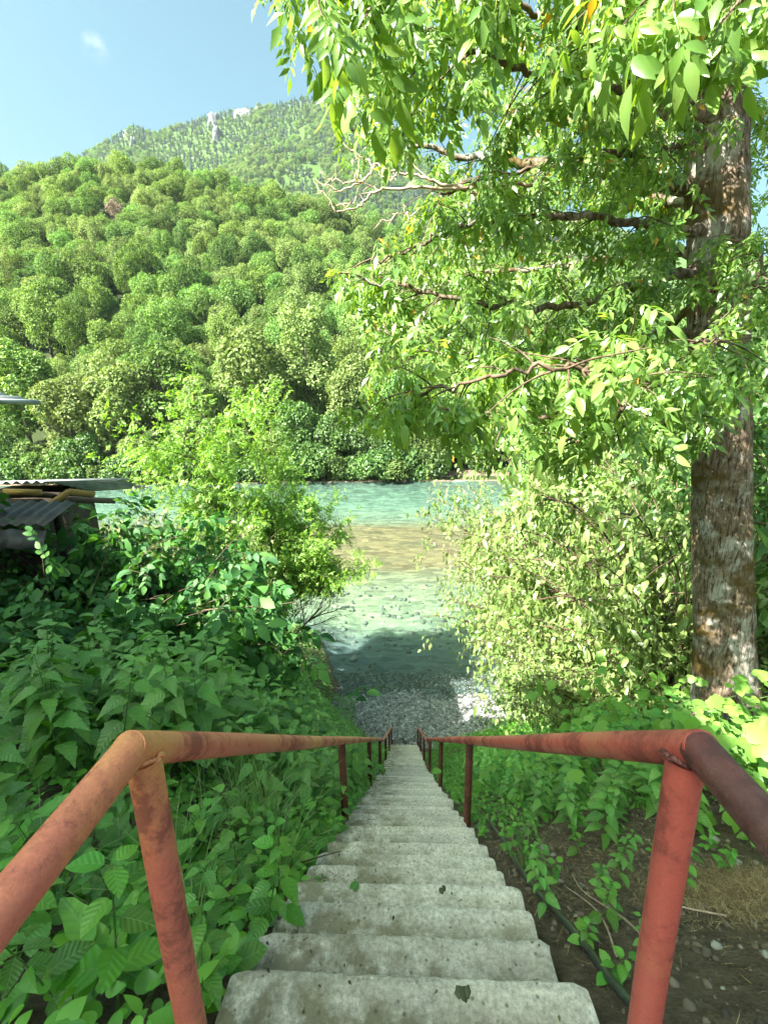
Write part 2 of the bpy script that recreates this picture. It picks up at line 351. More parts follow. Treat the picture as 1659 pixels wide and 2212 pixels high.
M['stone'] = stone_mat('pale_stone', [(0, (.2, .18, .16)), (1, (.42, .39, .34))])

m, t, o = new_mat('riverbed')
P1 = wpos(t); sp_ = t.nodes.new('ShaderNodeSeparateXYZ'); g = t.nodes.new('ShaderNodeNewGeometry'); t.links.new(g.outputs['Position'], sp_.inputs[0])
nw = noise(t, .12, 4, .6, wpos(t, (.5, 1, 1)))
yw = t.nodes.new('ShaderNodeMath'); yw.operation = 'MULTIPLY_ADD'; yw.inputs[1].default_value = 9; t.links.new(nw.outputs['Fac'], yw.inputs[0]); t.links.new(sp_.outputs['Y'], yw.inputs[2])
zr = ramp(t, [(0, (.20, .235, .26)), (.13, (.22, .27, .28)), (.22, (.38, .43, .28)), (.30, (.37, .37, .25)), (.36, (.38, .27, .155)), (.58, (.38, .27, .155)), (.68, (.33, .36, .27)), (.82, (.28, .38, .30)), (1, (.14, .20, .17))])  # nearest stops blue-grey, painting in the shadow on the near water
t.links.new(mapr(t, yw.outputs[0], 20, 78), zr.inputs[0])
vo = t.nodes.new('ShaderNodeTexVoronoi'); vo.inputs['Scale'].default_value = 2.0; vo.inputs['Randomness'].default_value = 1; t.links.new(wpos(t, (.55, 1, 1)), vo.inputs['Vector'])
sv = t.nodes.new('ShaderNodeSeparateColor'); t.links.new(vo.outputs['Color'], sv.inputs[0])
n2 = noise(t, .9, 5, .7, wpos(t, (.4, 1, 1)))
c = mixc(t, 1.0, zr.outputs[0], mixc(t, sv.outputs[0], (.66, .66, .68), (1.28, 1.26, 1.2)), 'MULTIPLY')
c = mixc(t, mapr(t, n2.outputs['Fac'], .5, .7, 0, .5), c, (.12, .14, .11))
principled(t, o, c, .9, .1, 0, bump(t, vo.outputs['Distance'], .8, -.1)); M['bed'] = m

m, t, o = new_mat('river_water')
n1 = noise(t, 1.0, 6, .68, wpos(t, (.7, 3.2, 1)), 1.2); n2 = noise(t, .25, 2, .5, wpos(t, (.6, 1, 1)))
hh = t.nodes.new('ShaderNodeMath'); hh.operation = 'ADD'; t.links.new(n1.outputs['Fac'], hh.inputs[0]); t.links.new(n2.outputs['Fac'], hh.inputs[1])
bn = bump(t, hh.outputs[0], .8, .25)
fz = t.nodes.new('ShaderNodeFresnel'); fz.inputs['IOR'].default_value = 1.33; t.links.new(bn, fz.inputs['Normal'])
tr = t.nodes.new('ShaderNodeBsdfTransparent'); tr.inputs[0].default_value = (.80, .92, .88, 1)
gl = t.nodes.new('ShaderNodeBsdfGlossy'); gl.inputs['Roughness'].default_value = .12; t.links.new(bn, gl.inputs['Normal'])
mx = t.nodes.new('ShaderNodeMixShader'); t.links.new(fz.outputs[0], mx.inputs[0]); t.links.new(tr.outputs[0], mx.inputs[1]); t.links.new(gl.outputs[0], mx.inputs[2])
t.links.new(mx.outputs[0], o.inputs[0]); M['water'] = m

m, t, o = new_mat('hill_ground'); n1 = noise(t, .2, 5, .7, wpos(t))
principled(t, o, mixc(t, n1.outputs['Fac'], (.018, .028, .01), (.035, .045, .016)), .95, .1); M['hill'] = m
m, t, o = new_mat('mountain_ground'); n1 = noise(t, .05, 5, .7, wpos(t)); n2 = noise(t, .3, 5, .7, wpos(t, (1, 1, .25)))
c = mixc(t, mapr(t, n1.outputs['Fac'], .62, .7), (.05, .085, .02), mixc(t, n2.outputs['Fac'], (.10, .10, .095), (.24, .23, .21)))
principled(t, o, c, .95, .1); M['mountain'] = m
m, t, o = new_mat('cliff_rock'); n2 = noise(t, .25, 6, .75, wpos(t, (1, 1, .3))); 
c = mixc(t, mapr(t, n2.outputs['Fac'], .35, .65), (.07, .07, .075), (.17, .17, .165))
principled(t, o, c, .95, .1, 0, bump(t, n2.outputs['Fac'], 1, 1.5)); M['rock'] = m

def wood(name, a, b):
    m, t, o = new_mat(name); n = noise(t, 5, 5, .7, opos(t, (1, 12, 12)), .4)
    principled(t, o, mixc(t, mapr(t, n.outputs['Fac'], .3, .7), a, b), .8, .2, 0, bump(t, n.outputs['Fac'], .4, .01)); return m
M['wood_dark'] = wood('dark_timber', (.03, .022, .016), (.10, .072, .05))
M['wood_yellow'] = wood('yellow_timber', (.30, .17, .05), (.46, .29, .10))
M['wood_grey'] = wood('grey_timber', (.10, .07, .055), (.21, .16, .12))
def metal(name, a, b, rough, sc_=3):
    m, t, o = new_mat(name); n = noise(t, sc_, 5, .7, wpos(t))
    principled(t, o, mixc(t, mapr(t, n.outputs['Fac'], .35, .65), a, b), rough, .4, 0); return m
M['sheet_dark'] = metal('dark_corrugated_sheet', (.012, .012, .013), (.045, .04, .038), .6)
M['sheet_pale'] = metal('pale_corrugated_sheet', (.22, .225, .22), (.38, .385, .37), .5)
M['render_wall'] = metal('cream_render', (.72, .62, .47), (.80, .71, .57), .9, 2)
M['roof_tile'] = metal('red_roof_tile', (.22, .08, .05), (.34, .13, .08), .8, 6)
M['yard'] = metal('pale_paving', (.50, .46, .40), (.62, .57, .50), .9, 3)
m, t, o = new_mat('window_glass'); principled(t, o, (.03, .04, .05), .08, .6); M['glass'] = m
M['hose'] = metal('black_hose', (.012, .016, .018), (.05, .06, .055), .35, 12)

# ------------------------------------------------------------------ terrain
YS = [-60, .725, 8.5, 15.2, 19, 22, 27, 32, 46, 55, 68, 73, 76, 80]
ZS = [12.1, 12.11, 5.58, .475, 0, -.4, -.85, -.5, -.42, -1.3, -1.6, -.4, .5, 1.2]
def stair_z(y): return np.interp(y, YS, ZS)
def sstep(v): v = np.clip(v, 0, 1); return v * v * (3 - 2 * v)
def G(x, y):
    x = np.asarray(x, float); y = np.asarray(y, float)
    s = stair_z(y); g0 = s - .13 * np.clip((16.4 - y) / 1.0, 0, 1)
    offL = np.interp(y, [12, 17], [0, 2.2]); offR = np.interp(y, [12.5, 17], [0, 3.6])
    P = np.interp(y, [-60, .4, 1.2, 10, 18, 25, 29, 90], [12.1, 12.1, 11.75, 6.6, 2.6, .2, -.8, -3])
    eL = -.52 - offL - x
    zl = g0 + (np.maximum(P, g0) - g0) * sstep(eL / (np.interp(y, [0, 4, 7, 16], [1.5, 1.6, 2.3, 4.2])))
    eR = x - .52 - offR
    rise = np.where(y < 24, 1.0, np.clip((30 - y) / 6, 0, 1))
    zr_ = g0 + np.clip(eR, 0, 9) * np.interp(y, [0, 1, 5, 30], [0, .1, .27, .3]) * rise
    inner = np.where(y < 15.4, s - .5, s)
    g = np.where(eL > 0, zl, np.where(eR > 0, zr_, np.where((np.abs(x) < .5) & (y > .6), inner, g0)))
    n = fbm(x * .9, y * .9, 4) * .22 * np.clip((np.abs(x) - .5) / .8, 0, 1) * np.where(y < .3, .2, 1)
    return g + n
gx = np.concatenate([np.linspace(-90, -12, 20)[:-1], np.linspace(-12, -4, 33)[:-1], np.linspace(-4, 4, 81), np.linspace(4, 12, 33)[1:], np.linspace(12, 90, 20)[1:]])
gy = np.concatenate([np.linspace(-40, -1, 14)[:-1], np.linspace(-1, 9, 91)[:-1], np.linspace(9, 23, 85)[:-1], np.linspace(23, 79, 85)])
X, Y = np.meshgrid(gx, gy); Z = G(X, Y)
nx, ny = len(gx), len(gy)
V = np.stack([X, Y, Z], -1).reshape(-1, 3)
ii, jj = np.meshgrid(np.arange(nx - 1), np.arange(ny - 1)); a = (jj * nx + ii).ravel()
F = np.stack([a, a + 1, a + nx + 1, a + nx], -1)
cz = V[F].mean(1)
offL = np.interp(cz[:, 1], [12, 17], [0, 2.2]); offR = np.interp(cz[:, 1], [12.5, 17], [0, 3.6])
mid = (cz[:, 0] > -.75 - offL) & (cz[:, 0] < .8 + offR) & (cz[:, 1] > 14.9)
isbed = (cz[:, 2] < -.02) & (cz[:, 1] > 15); isbeach = mid & ~isbed & (cz[:, 1] < 24)
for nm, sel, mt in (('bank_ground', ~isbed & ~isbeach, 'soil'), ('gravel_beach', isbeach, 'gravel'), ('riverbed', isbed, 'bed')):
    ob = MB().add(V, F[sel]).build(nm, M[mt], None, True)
    import bmesh
    b = bmesh.new(); b.from_mesh(ob.data); bmesh.ops.delete(b, geom=[v for v in b.verts if not v.link_faces], context='VERTS'); b.to_mesh(ob.data); b.free()
    tag(ob, kind='structure')
tag(MB().add([(-140, 15.5, 0), (140, 15.5, 0), (140, 80, 0), (-140, 80, 0)], [(0, 1, 2, 3)]).build('river_water', M['water']), kind='structure')

# far hill and mountain: ridge heights read along the skyline
def ridge(pts, y):
    u = []; z = []
    for px, py in pts:
        v = ray(px, py); u.append(v[0] / v[1]); z.append(CAM[2] + y * v[2] / v[1])
    o = np.argsort(u); return np.array(u)[o], np.array(z)[o]
HY = 235.0
hu, hz = ridge([(-300, 400), (0, 352), (110, 338), (190, 328), (330, 338), (420, 362), (560, 392), (700, 425), (830, 470), (1000, 540), (1300, 640), (1700, 680)], HY)
hz = hz - 11.5
def HILL(x, y):
    zr = np.interp(x / np.maximum(y, 1), hu, hz); s = np.clip((y - 74) / (HY - 74), 0, 1.6)
    up = np.where(s < 1, s ** 1.22, 1 - (s - 1) * .9)
    z = zr * up + fbm(x / 34, y / 34, 3) * 9 * np.clip((y - 85) / 50, 0, 1) * np.clip((HY + 10 - y) / 60, .25, 1)
    return np.where(y < 76, (y - 74) * .55 - .3, np.maximum(z, .6))
MY = 1300.0
mu_, mz_ = ridge([(-400, 560), (0, 430), (120, 360), (200, 322), (250, 288), (290, 270), (340, 290), (400, 268), (450, 248), (560, 231), (610, 222), (660, 209), (700, 216), (760, 240), (850, 300), (950, 360), (1100, 430), (1400, 520), (1800, 560)], MY)
mz_ = mz_ - 7
def MOUNT(x, y):
    zr = np.interp(x / np.maximum(y, 1), mu_, mz_); s = np.clip((y - 420) / (MY - 420), 0, 1.5)
    up = np.where(s < 1, .12 + .88 * s ** 1.25, 1 - (s - 1) * .8)
    return zr * up + fbm(x / 190, y / 190, 4) * 120 * np.clip(s * (1.02 - s) * 4, 0, 1)
def grid(name, xs, ys, fn, mat):
    X, Y = np.meshgrid(xs, ys); Z = fn(X, Y); n = len(xs); V = np.stack([X, Y, Z], -1).reshape(-1, 3)
    i, j = np.meshgrid(np.arange(n - 1), np.arange(len(ys) - 1)); a = (j * n + i).ravel()
    return tag(MB().add(V, np.stack([a, a + 1, a + n + 1, a + n], -1)).build(name, mat, None, True), kind='structure')
grid('far_hill', np.linspace(-420, 420, 120), np.concatenate([np.linspace(72, 80, 6)[:-1], np.linspace(80, 330, 60)]), HILL, M['hill'])
grid('mountain', np.linspace(-2300, 2300, 190), np.linspace(400, 1700, 90), MOUNT, M['mountain'])

# ------------------------------------------------------------------ leaf shapes (length 1 along +Y, lying in XY)
def blade(ts, ws, fold=.18, droop=.25, teeth=0.0):
    v = []; f = []
    k = len(ts)
    for i, (t_, w_) in enumerate(zip(ts, ws)):
        z = -droop * t_ * t_
        if w_ == 0: v.append([(0, t_, z)])
        else:
            w2 = w_ * (1 + (teeth if i % 2 else -teeth))
            v.append([(-w2, t_, z + fold * w2), (0, t_, z), (w2, t_, z + fold * w2)])
    idx = []; n = 0; flat = []
    for g_ in v:
        idx.append(list(range(n, n + len(g_)))); n += len(g_); flat += g_
    for a_, b_ in zip(idx[:-1], idx[1:]):
        if len(a_) == 1: f += [(a_[0], b_[1], b_[0]), (a_[0], b_[2], b_[1])]
        elif len(b_) == 1: f += [(a_[0], a_[1], b_[0]), (a_[1], a_[2], b_[0])]
        else: f += [(a_[0], a_[1], b_[1]), (a_[0], b_[1], b_[0]), (a_[1], a_[2], b_[2]), (a_[1], b_[2], b_[1])]
    return np.array(flat, float), np.array(f)
LEAFLET = blade([0, .16, .42, .72, 1], [0, .135, .20, .14, 0], .30, .30)
SMALL = blade([0, .4, 1], [0, .27, 0], .25, .15)
NETTLE = blade([0, .07, .16, .26, .36, .46, .56, .66, .76, .88, 1], [0, .20, .29, .30, .285, .25, .215, .165, .12, .055, 0], .20, .5, .10)
OVATE = blade([0, .1, .3, .5, .7, .88, 1], [0, .2, .33, .34, .26, .12, 0], .16, .35)
DOCK = blade([0, .08, .2, .34, .48, .62, .76, .9, 1], [0, .07, .12, .165, .17, .165, .15, .09, 0], .3, .55, .12)
DIAMOND = (np.array([(0, 0, 0), (.32, .5, .07), (0, 1, -.1), (-.32, .5, .07)], float), np.array([(0, 1, 2), (0, 2, 3)]))
def palmate():
    pts = [(0, 0, 0)]; rim = []
    for ang, r in [(-150, .40), (-128, .62), (-104, .60), (-84, .66), (-62, .82), (-46, .70), (-34, .62), (-20, .80), (0, 1.0), (20, .80), (34, .62), (46, .70), (62, .82), (84, .66), (104, .60), (128, .62), (150, .40)]:
        x = math.sin(R(ang)) * r; y = .3 + math.cos(R(ang)) * r * .72
        rim.append((x, y, -.22 * r * r + (.05 if r < .55 else 0)))
    c = (0, .3, .03); v = [(0, 0, 0), c] + rim
    f = [(1, i + 1, i) for i in range(2, len(v) - 1)] + [(0, 1, 2), (0, len(v) - 1, 1)]
    return np.array(v, float), np.array(f)
PALM = palmate()
def compound(n_pairs=3, droop=.25, seed=0, leaflet=LEAFLET, size=.42, spreadang=62, width=1.0):
    """a pinnate leaf, length 1 along +Y"""
    r = np.random.RandomState(seed); vs = []; fs = []; n = 0
    ray_ = lambda t_: np.array([0, t_ * .72, -droop * t_ * t_])
    th = .006
    pr = [(x, 0 if s_ == 0 else 0, 0) for x, s_ in ((-th, 0), (th, 0))]
    k = 5; V = []
    for i in range(k):
        p = ray_(i / (k - 1)); V += [p + (-th, 0, 0), p + (th, 0, 0)]
    vs.append(np.array(V)); F = []
    for i in range(k - 1): F += [(2 * i, 2 * i + 1, 2 * i + 3), (2 * i, 2 * i + 3, 2 * i + 2)]
    fs.append(np.array(F)); n += len(V)
    pl = []
    for i in range(n_pairs):
        t_ = .30 + .62 * i / max(1, n_pairs - 1 + .4)
        for sgn in (-1, 1): pl.append((t_ + r.uniform(-.02, .02), sgn * R(spreadang + r.uniform(-9, 9)), size * (.72 + .28 * i / max(1, n_pairs - 1)) * r.uniform(.9, 1.1)))
    pl.append((1.0, r.uniform(-.1, .1), size * 1.18))
    for t_, an, s_ in pl:
        d = np.array([math.sin(an), math.cos(an), -.25 - .5 * droop + r.uniform(-.15, .1)])
        Mx = frames(d[None], np.array([[r.uniform(-.3, .3), r.uniform(-.2, .2), 1.0]]))[0] * s_
        lv = leaflet[0] * np.array([width, 1, 1])
        vs.append(lv @ Mx.T + ray_(min(t_, 1))); fs.append(leaflet[1] + n); n += len(leaflet[0])
    return np.concatenate(vs), np.concatenate(fs)

# ------------------------------------------------------------------ far trees
def crown_cloud(rng, n, lobes=18, rad=(1, 1, 1.05), lobe_r=(.22, .44), z0=.0):
    c = nrm(rng.normal(size=(lobes, 3))); c[:, 2] = c[:, 2] * .9 + .12
    c = c * rng.uniform(.42, .78, (lobes, 1)) * np.array(rad); lr = rng.uniform(*lobe_r, lobes)
    k = rng.choice(lobes, n * 2, p=lr ** 2 / np.sum(lr ** 2)); d = nrm(rng.normal(size=(n * 2, 3)) + np.array([0, 0, .25]))
    p = c[k] + d * (lr[k] * rng.uniform(.72, 1.08, n * 2))[:, None]
    dd = np.linalg.norm(p[:, None] - c[None], axis=2) / lr[None]; ok = (dd < .66).sum(1) == 0
    p = p[ok][:n]; d = d[ok][:n]
    p[:, 2] += z0; return p, d
def leaf_field(rng, p, d, size, tmpl, droop=.35, wild=.7):
    n = len(p); dr = nrm(nrm(rng.normal(size=(n, 3))) + d * .6 + np.array([0, 0, -droop]))
    up = nrm(d + np.array([0, 0, .7]) + rng.normal(size=(n, 3)) * wild * .6)
    s = size * rng.uniform(.6, 1.35, n); Mx = frames(dr, up) * s[:, None, None]
    return rep(tmpl[0], tmpl[1], Mx, p - dr * (s * .4)[:, None])
def far_tree_mesh(name, seed, n, leaf, mat, rad=(1, 1, 1.1), lobes=20):
    rng = np.random.RandomState(seed); p, d = crown_cloud(rng, n, lobes, rad, z0=1.35)
    mb = MB(); V, F = leaf_field(rng, p, d, leaf, DIAMOND); mb.add(V, F, 0)
    tube(mb, [(0, 0, -.9), (.02, 0, .2), (0, .03, 1.2)], [.075, .06, .03], 5, 1)
    return mb.mesh(name, [mat, M['farbark']])
def conifer_mesh(name, seed, mat):
    rng = np.random.RandomState(seed); mb = MB(); n = 700
    h = 1 - np.sqrt(rng.uniform(0, 1, n)); az = rng.uniform(0, 6.28, n); r = (1 - h) * .62 * rng.uniform(.55, 1.05, n)
    p = np.stack([np.cos(az) * r, np.sin(az) * r, h * 3.4 + .1], -1); d = np.stack([np.cos(az), np.sin(az), np.zeros(n) - .25], -1)
    V, F = leaf_field(rng, p, d, .3, DIAMOND, .3, .5); mb.add(V, F, 0); tube(mb, [(0, 0, -.8), (0, 0, 3.2)], [.07, .01], 5, 1)
    return mb.mesh(name, [mat, M['farbark']])
HT = [far_tree_mesh('hill_tree', 20 + i, 6500, .078, M['forest'], (1, 1, r_), 34) for i, r_ in enumerate((1.0, 1.2, .9, 1.3))]
HT += [far_tree_mesh('hill_tree', 30 + i, 6500, .078, M['pale'], (1, 1, 1.15), 30) for i in range(2)]
CT = [conifer_mesh('conifer', 40 + i, M['conifer']) for i in range(2)]

rng = np.random.RandomState(11)
cand = []
for gy_ in np.arange(96, 250, 6.6):
    for gx_ in np.arange(-250, 235, 6.8):
        x = gx_ + rng.uniform(-2.6, 2.6); y = gy_ + rng.uniform(-2.6, 2.6)
        u = x / y
        if u < -1.02 or u > .95: continue
        cand.append((x, y))
cand = np.array(cand); cz_ = HILL(cand[:, 0], cand[:, 1])
order = np.argsort(cand[:, 1] + np.where(cand[:, 0] / cand[:, 1] > .12, 400, 0))
HGROUP = 'trees of the wooded hillside across the river'
hill_rest = []
dead_px = ray(232, 455)
made = 0
dead_i = None
best = 1e9
for i in range(len(cand)):
    p = np.array([cand[i, 0], cand[i, 1], cz_[i] + 7]); v = p - CAM; e = np.linalg.norm(v / np.linalg.norm(v) - dead_px / np.linalg.norm(dead_px))
    if e < best: best = e; dead_i = i
for k, i in enumerate(order):
    x, y = cand[i]; z = cz_[i]; s = rng.uniform(2.9, 5.6); rz = rng.uniform(0, 6.28)
    if k >= 299 and i != dead_i:
        hill_rest.append((x, y, z, s, rz)); continue
    if i == dead_i: continue
    me = HT[rng.choice(6, p=[.24, .22, .2, .14, .1, .1])]
    o = link('hill_tree', me); o.location = (x, y, z + .5); o.scale = (s * rng.uniform(.8, 1.2), s * rng.uniform(.8, 1.2), s * rng.uniform(.8, 1.45)); o.rotation_euler = (0, 0, rz)
    tag(o, 'leafy green tree among the many on the wooded hillside across the river', 'tree', HGROUP)
x, y = cand[dead_i]; o = link('dead_tree', far_tree_mesh('dead_tree', 77, 1500, .11, M['dead_crown'], (1, 1, .9), 16)); o.location = (x, y, cz_[dead_i] + 2.5); o.scale = (4.3,) * 3
tag(o, 'brown withered tree standing out among green trees on the hillside', 'tree')

def points_instancer(name, pts, sources, label, cat):
    """one mass of trees: points carrying size and turn, drawn with geometry nodes"""
    me = bpy.data.meshes.new(name); P_ = np.array(pts)
    me.vertices.add(len(P_)); me.vertices.foreach_set('co', P_[:, :3].ravel().astype(np.float32))
    for nm, c_ in (('size', 3), ('turn', 4), ('pick', 5)):
        at_ = me.attributes.new(nm, 'FLOAT' if nm != 'pick' else 'INT', 'POINT')
        at_.data.foreach_set('value', P_[:, c_].astype(np.float32 if nm != 'pick' else np.int32))
    ob = link(name, me); tag(ob, label, cat, None, 'stuff')
    ng = bpy.data.node_groups.new(name, 'GeometryNodeTree')
    ng.interface.new_socket('Geometry', in_out='INPUT', socket_type='NodeSocketGeometry'); ng.interface.new_socket('Geometry', in_out='OUTPUT', socket_type='NodeSocketGeometry')
    N = ng.nodes; gi = N.new('NodeGroupInput'); go = N.new('NodeGroupOutput'); ip = N.new('GeometryNodeInstanceOnPoints'); j = N.new('GeometryNodeGeometryToInstance')
    for s_ in reversed(sources):
        oi = N.new('GeometryNodeObjectInfo'); oi.inputs['Object'].default_value = s_; oi.inputs['As Instance'].default_value = True
        ng.links.new(oi.outputs['Geometry'], j.inputs[0])
    # each Object Info is one instance already; join keeps them apart
    N.remove(j); j = N.new('GeometryNodeJoinGeometry')
    for n_ in [n for n in N if n.bl_idname == 'GeometryNodeObjectInfo']: ng.links.new(n_.outputs['Geometry'], j.inputs[0])
    def attr(nm, ty):
        a_ = N.new('GeometryNodeInputNamedAttribute'); a_.data_type = ty; a_.inputs['Name'].default_value = nm; return a_.outputs['Attribute']
    ng.links.new(gi.outputs[0], ip.inputs['Points']); ng.links.new(j.outputs[0], ip.inputs['Instance']); ip.inputs['Pick Instance'].default_value = True
    ng.links.new(attr('pick', 'INT'), ip.inputs['Instance Index'])
    cx = N.new('ShaderNodeCombineXYZ'); ng.links.new(attr('turn', 'FLOAT'), cx.inputs[2])
    e2 = N.new('FunctionNodeEulerToRotation'); ng.links.new(cx.outputs[0], e2.inputs[0]); ng.links.new(e2.outputs[0], ip.inputs['Rotation'])
    ng.links.new(attr('size', 'FLOAT'), ip.inputs['Scale']); ng.links.new(ip.outputs[0], go.inputs[0])
    md = ob.modifiers.new('trees', 'NODES'); md.node_group = ng
    return ob
# the drawn trees are ones that stand in the wood themselves
src = []
for me in HT: src.append(next(o for o in col.objects if o.data == me))
for k, (px, me) in enumerate(zip((455, 500), CT)):
    v = ray(px, 300); u = v[0] / v[1]; y = MY - 14; x = u * y; o = link('conifer', me); o.location = (x, y, float(MOUNT(np.array(x), np.array(y)))); o.scale = (4.6, 4.6, 5.2)
    tag(o, 'dark pointed conifer on the crest of the far mountain', 'tree', 'conifers on the mountain crest'); src.append(o)
rest = [(x, y, z + .5, s, rz, rng.randint(0, 6)) for x, y, z, s, rz in hill_rest]
points_instancer('hill_forest', rest, src, 'mass of green treetops along the upper ridge of the hillside', 'forest')
mp = []
for yy in np.arange(600, 1315, 9.0):
    u0, u1 = -.75, .5
    for xx in np.arange(u0 * yy, u1 * yy, 9.5):
        x = xx + rng.uniform(-4, 4); y = yy + rng.uniform(-4, 4)
        mp.append((x, y))
mp = np.array(mp); mzz = MOUNT(mp[:, 0], mp[:, 1])
con = fbm(mp[:, 0] / 80 + 40, mp[:, 1] / 80, 3) + (mzz / 640 - .55) * .25 > .03
bare = (fbm(mp[:, 0] / 50 + 7, mp[:, 1] / 50 + 90, 3) > .24) & (mzz > 360)
pts = [(x, y, z + 1, rng.uniform(2.8, 4.6) if c_ else rng.uniform(4.2, 6.4), rng.uniform(0, 6.28), rng.randint(6, 8) if c_ and rng.rand() < .5 else rng.randint(0, 6)) for (x, y), z, c_, b_ in zip(mp, mzz, con, bare) if not b_]
points_instancer('mountain_forest', pts, src, 'far forest of conifers and broadleaf trees covering the mountain', 'forest')

# pale cliffs on the mountain
def cliff(name, px, py, y, wdt, hgt, seed, label):
    r = np.random.RandomState(seed); v = ray(px, py); u = v[0] / v[1]
    # find the hillside point on this sight line
    ys = np.linspace(560, 1310, 500); zz = CAM[2] + ys * v[2] / v[1]; mm = MOUNT(u * ys, ys); k = np.argmax(mm > zz) if (mm > zz).any() else np.argmin(np.abs(mm - zz))
    y = ys[k]; c = np.array([u * y, y, zz[k]])
    n = 9; mb = MB(); Vv = []
    for j in range(n):
        for i in range(n):
            a = (i / (n - 1) - .5); b_ = (j / (n - 1) - .5)
            Vv.append((a * wdt * (1.1 - .5 * abs(b_)) + r.uniform(-.08, .08) * wdt, -6 * (1 - 4 * a * a) - 4 * r.rand() + 12 * b_, b_ * hgt + r.uniform(-.05, .05) * hgt))
    # back
    fr = len(Vv); Vb = [(x_, y_ + 22 + 14, z_ - 4) for x_, y_, z_ in Vv]
    Ff = [(j * n + i, j * n + i + 1, (j + 1) * n + i + 1, (j + 1) * n + i) for j in range(n - 1) for i in range(n - 1)]
    Fb = [tuple(fr + q for q in f[::-1]) for f in Ff]
    rim = [i for i in range(n)] + [j * n + n - 1 for j in range(1, n)] + [(n - 1) * n + i for i in range(n - 2, -1, -1)] + [j * n for j in range(n - 2, 0, -1)]
    Fr = [(rim[k2], fr + rim[k2], fr + rim[(k2 + 1) % len(rim)], rim[(k2 + 1) % len(rim)]) for k2 in range(len(rim))]
    mb.add(np.array(Vv + Vb) + c + np.array([0, -1, -3]), Ff + Fb + Fr)
    tag(mb.build(name, M['rock']), label, 'cliff')
cliff('rock_cliff', 462, 272, 700, 27, 57, 1, 'pale bare cliff under the middle of the mountain ridge')
cliff('rock_cliff', 468, 305, 700, 15, 61, 2, 'narrow white rock streak below the middle cliff of the mountain')
cliff('rock_cliff', 525, 252, 700, 44, 37, 3, 'grey rock band beneath the highest part of the ridge')
cliff('rock_cliff', 288, 312, 700, 13, 34, 4, 'small pale rock under the lower summit of the mountain')
cliff('rock_cliff', 560, 243, 700, 23, 30, 5, 'small grey crag just right of the rock band on the ridge')
cliff('rock_cliff', 742, 285, 700, 27, 74, 6, 'tall pale cliff beside the walnut leaves on the mountain')
cliff('rock_cliff', 275, 290, 700, 22, 23, 7, 'grey crag on the lower summit of the mountain')

# ------------------------------------------------------------------ trees lining the far bank
def bank_tree(x, y, h, rad, seed, mat, label, n=9000, leaf=.06, group='trees lining the far bank'):
    rr = np.random.RandomState(seed); z = float(HILL(np.array(x), np.array(y))); root = empty('bank_tree', (x, y, z), rr.uniform(0, 6.28))
    tag(root, label, 'tree', group)
    p, d = crown_cloud(rr, n, 34, (1, 1, h / rad * .56), (.22, .40), 0)
    p = p * rad; p[:, 2] += h * .46
    mb = MB(); V, F = leaf_field(rr, p, d, leaf * rad * 1.5, DIAMOND, .4); mb.add(V, F); mb.build('crown', mat, root)
    mb = MB(); tube(mb, [(0, 0, -.8), (rr.uniform(-.3, .3), 0, h * .3), (0, rr.uniform(-.3, .3), h * .75)], [h * .022, h * .016, h * .005], 6)
    for k in range(6):
        a_ = rr.uniform(0, 6.28); z1 = h * rr.uniform(.2, .55)
        tube(mb, [(0, 0, z1), (math.cos(a_) * rad * .4, math.sin(a_) * rad * .4, z1 + h * .15), (math.cos(a_) * rad * .7, math.sin(a_) * rad * .7, z1 + h * .25)], [h * .009, h * .006, h * .002], 4)
    mb.build('trunk', M['farbark'], root, True)
BT = [ # px centre, y, top py, radius, material, label
    (20, 84, 720, 7, 'forest', 'green bank tree at the left picture edge above the shed roofs'),
    (130, 79, 790, 5.5, 'pale', 'silvery pale tree on the far bank above the shed'),
    (235, 82, 745, 6.5, 'pale', 'pale yellow-green tree on the far bank right of the silvery one'),
    (330, 86, 690, 6.5, 'forest', 'mid green tree on the far bank behind two pale ones'),
    (430, 80, 800, 6, 'pale', 'dusty pale tree on the far bank left of the little riverside ash'),
    (540, 86, 680, 8.5, 'pale', 'largest pale rounded tree on the far bank, behind the little ash'),
    (650, 92, 640, 6.5, 'pale', 'tall pale tree on the far bank behind the dark gap'),
    (640, 80, 850, 5.0, 'dark', 'dark green tree on the far bank right of the little ash'),
    (720, 79, 880, 4.6, 'dark', 'dark tree overhanging the far end of the river'),
    (775, 86, 740, 6.5, 'pale', 'pale tree on the far bank beside the walnut leaves'),
    (790, 78.5, 900, 4.2, 'dark', 'low dark tree at the water behind the walnut branch tips'),
    (870, 83, 800, 6.5, 'forest', 'green tree on the far bank seen through the walnut leaves'),
    (980, 84, 780, 7, 'forest', 'green tree on the far bank behind the middle of the walnut'),
    (1120, 84, 780, 7, 'forest', 'green tree on the far bank behind the inner walnut branches'),
]
for k, (px, y, py, rad, mt, lab) in enumerate(BT):
    top = PY(px, py, y); x = top[0]; z0 = float(HILL(np.array(x), np.array(float(y))))
    bank_tree(x, y, top[2] - z0, rad, 100 + k, M[mt], lab)
BT2 = [(-30, 900, 5, 'forest'), (10, 940, 4.5, 'dark'), (60, 960, 4.5, 'pale'), (170, 930, 4.5, 'dark'), (290, 940, 4.5, 'pale'), (390, 930, 4.5, 'dark'), (490, 920, 5, 'forest'), (600, 930, 4.5, 'forest'), (690, 960, 3.8, 'dark'), (830, 930, 4.5, 'dark'), (930, 920, 4.5, 'forest'), (1040, 910, 5, 'dark'), (1160, 900, 5, 'forest')]
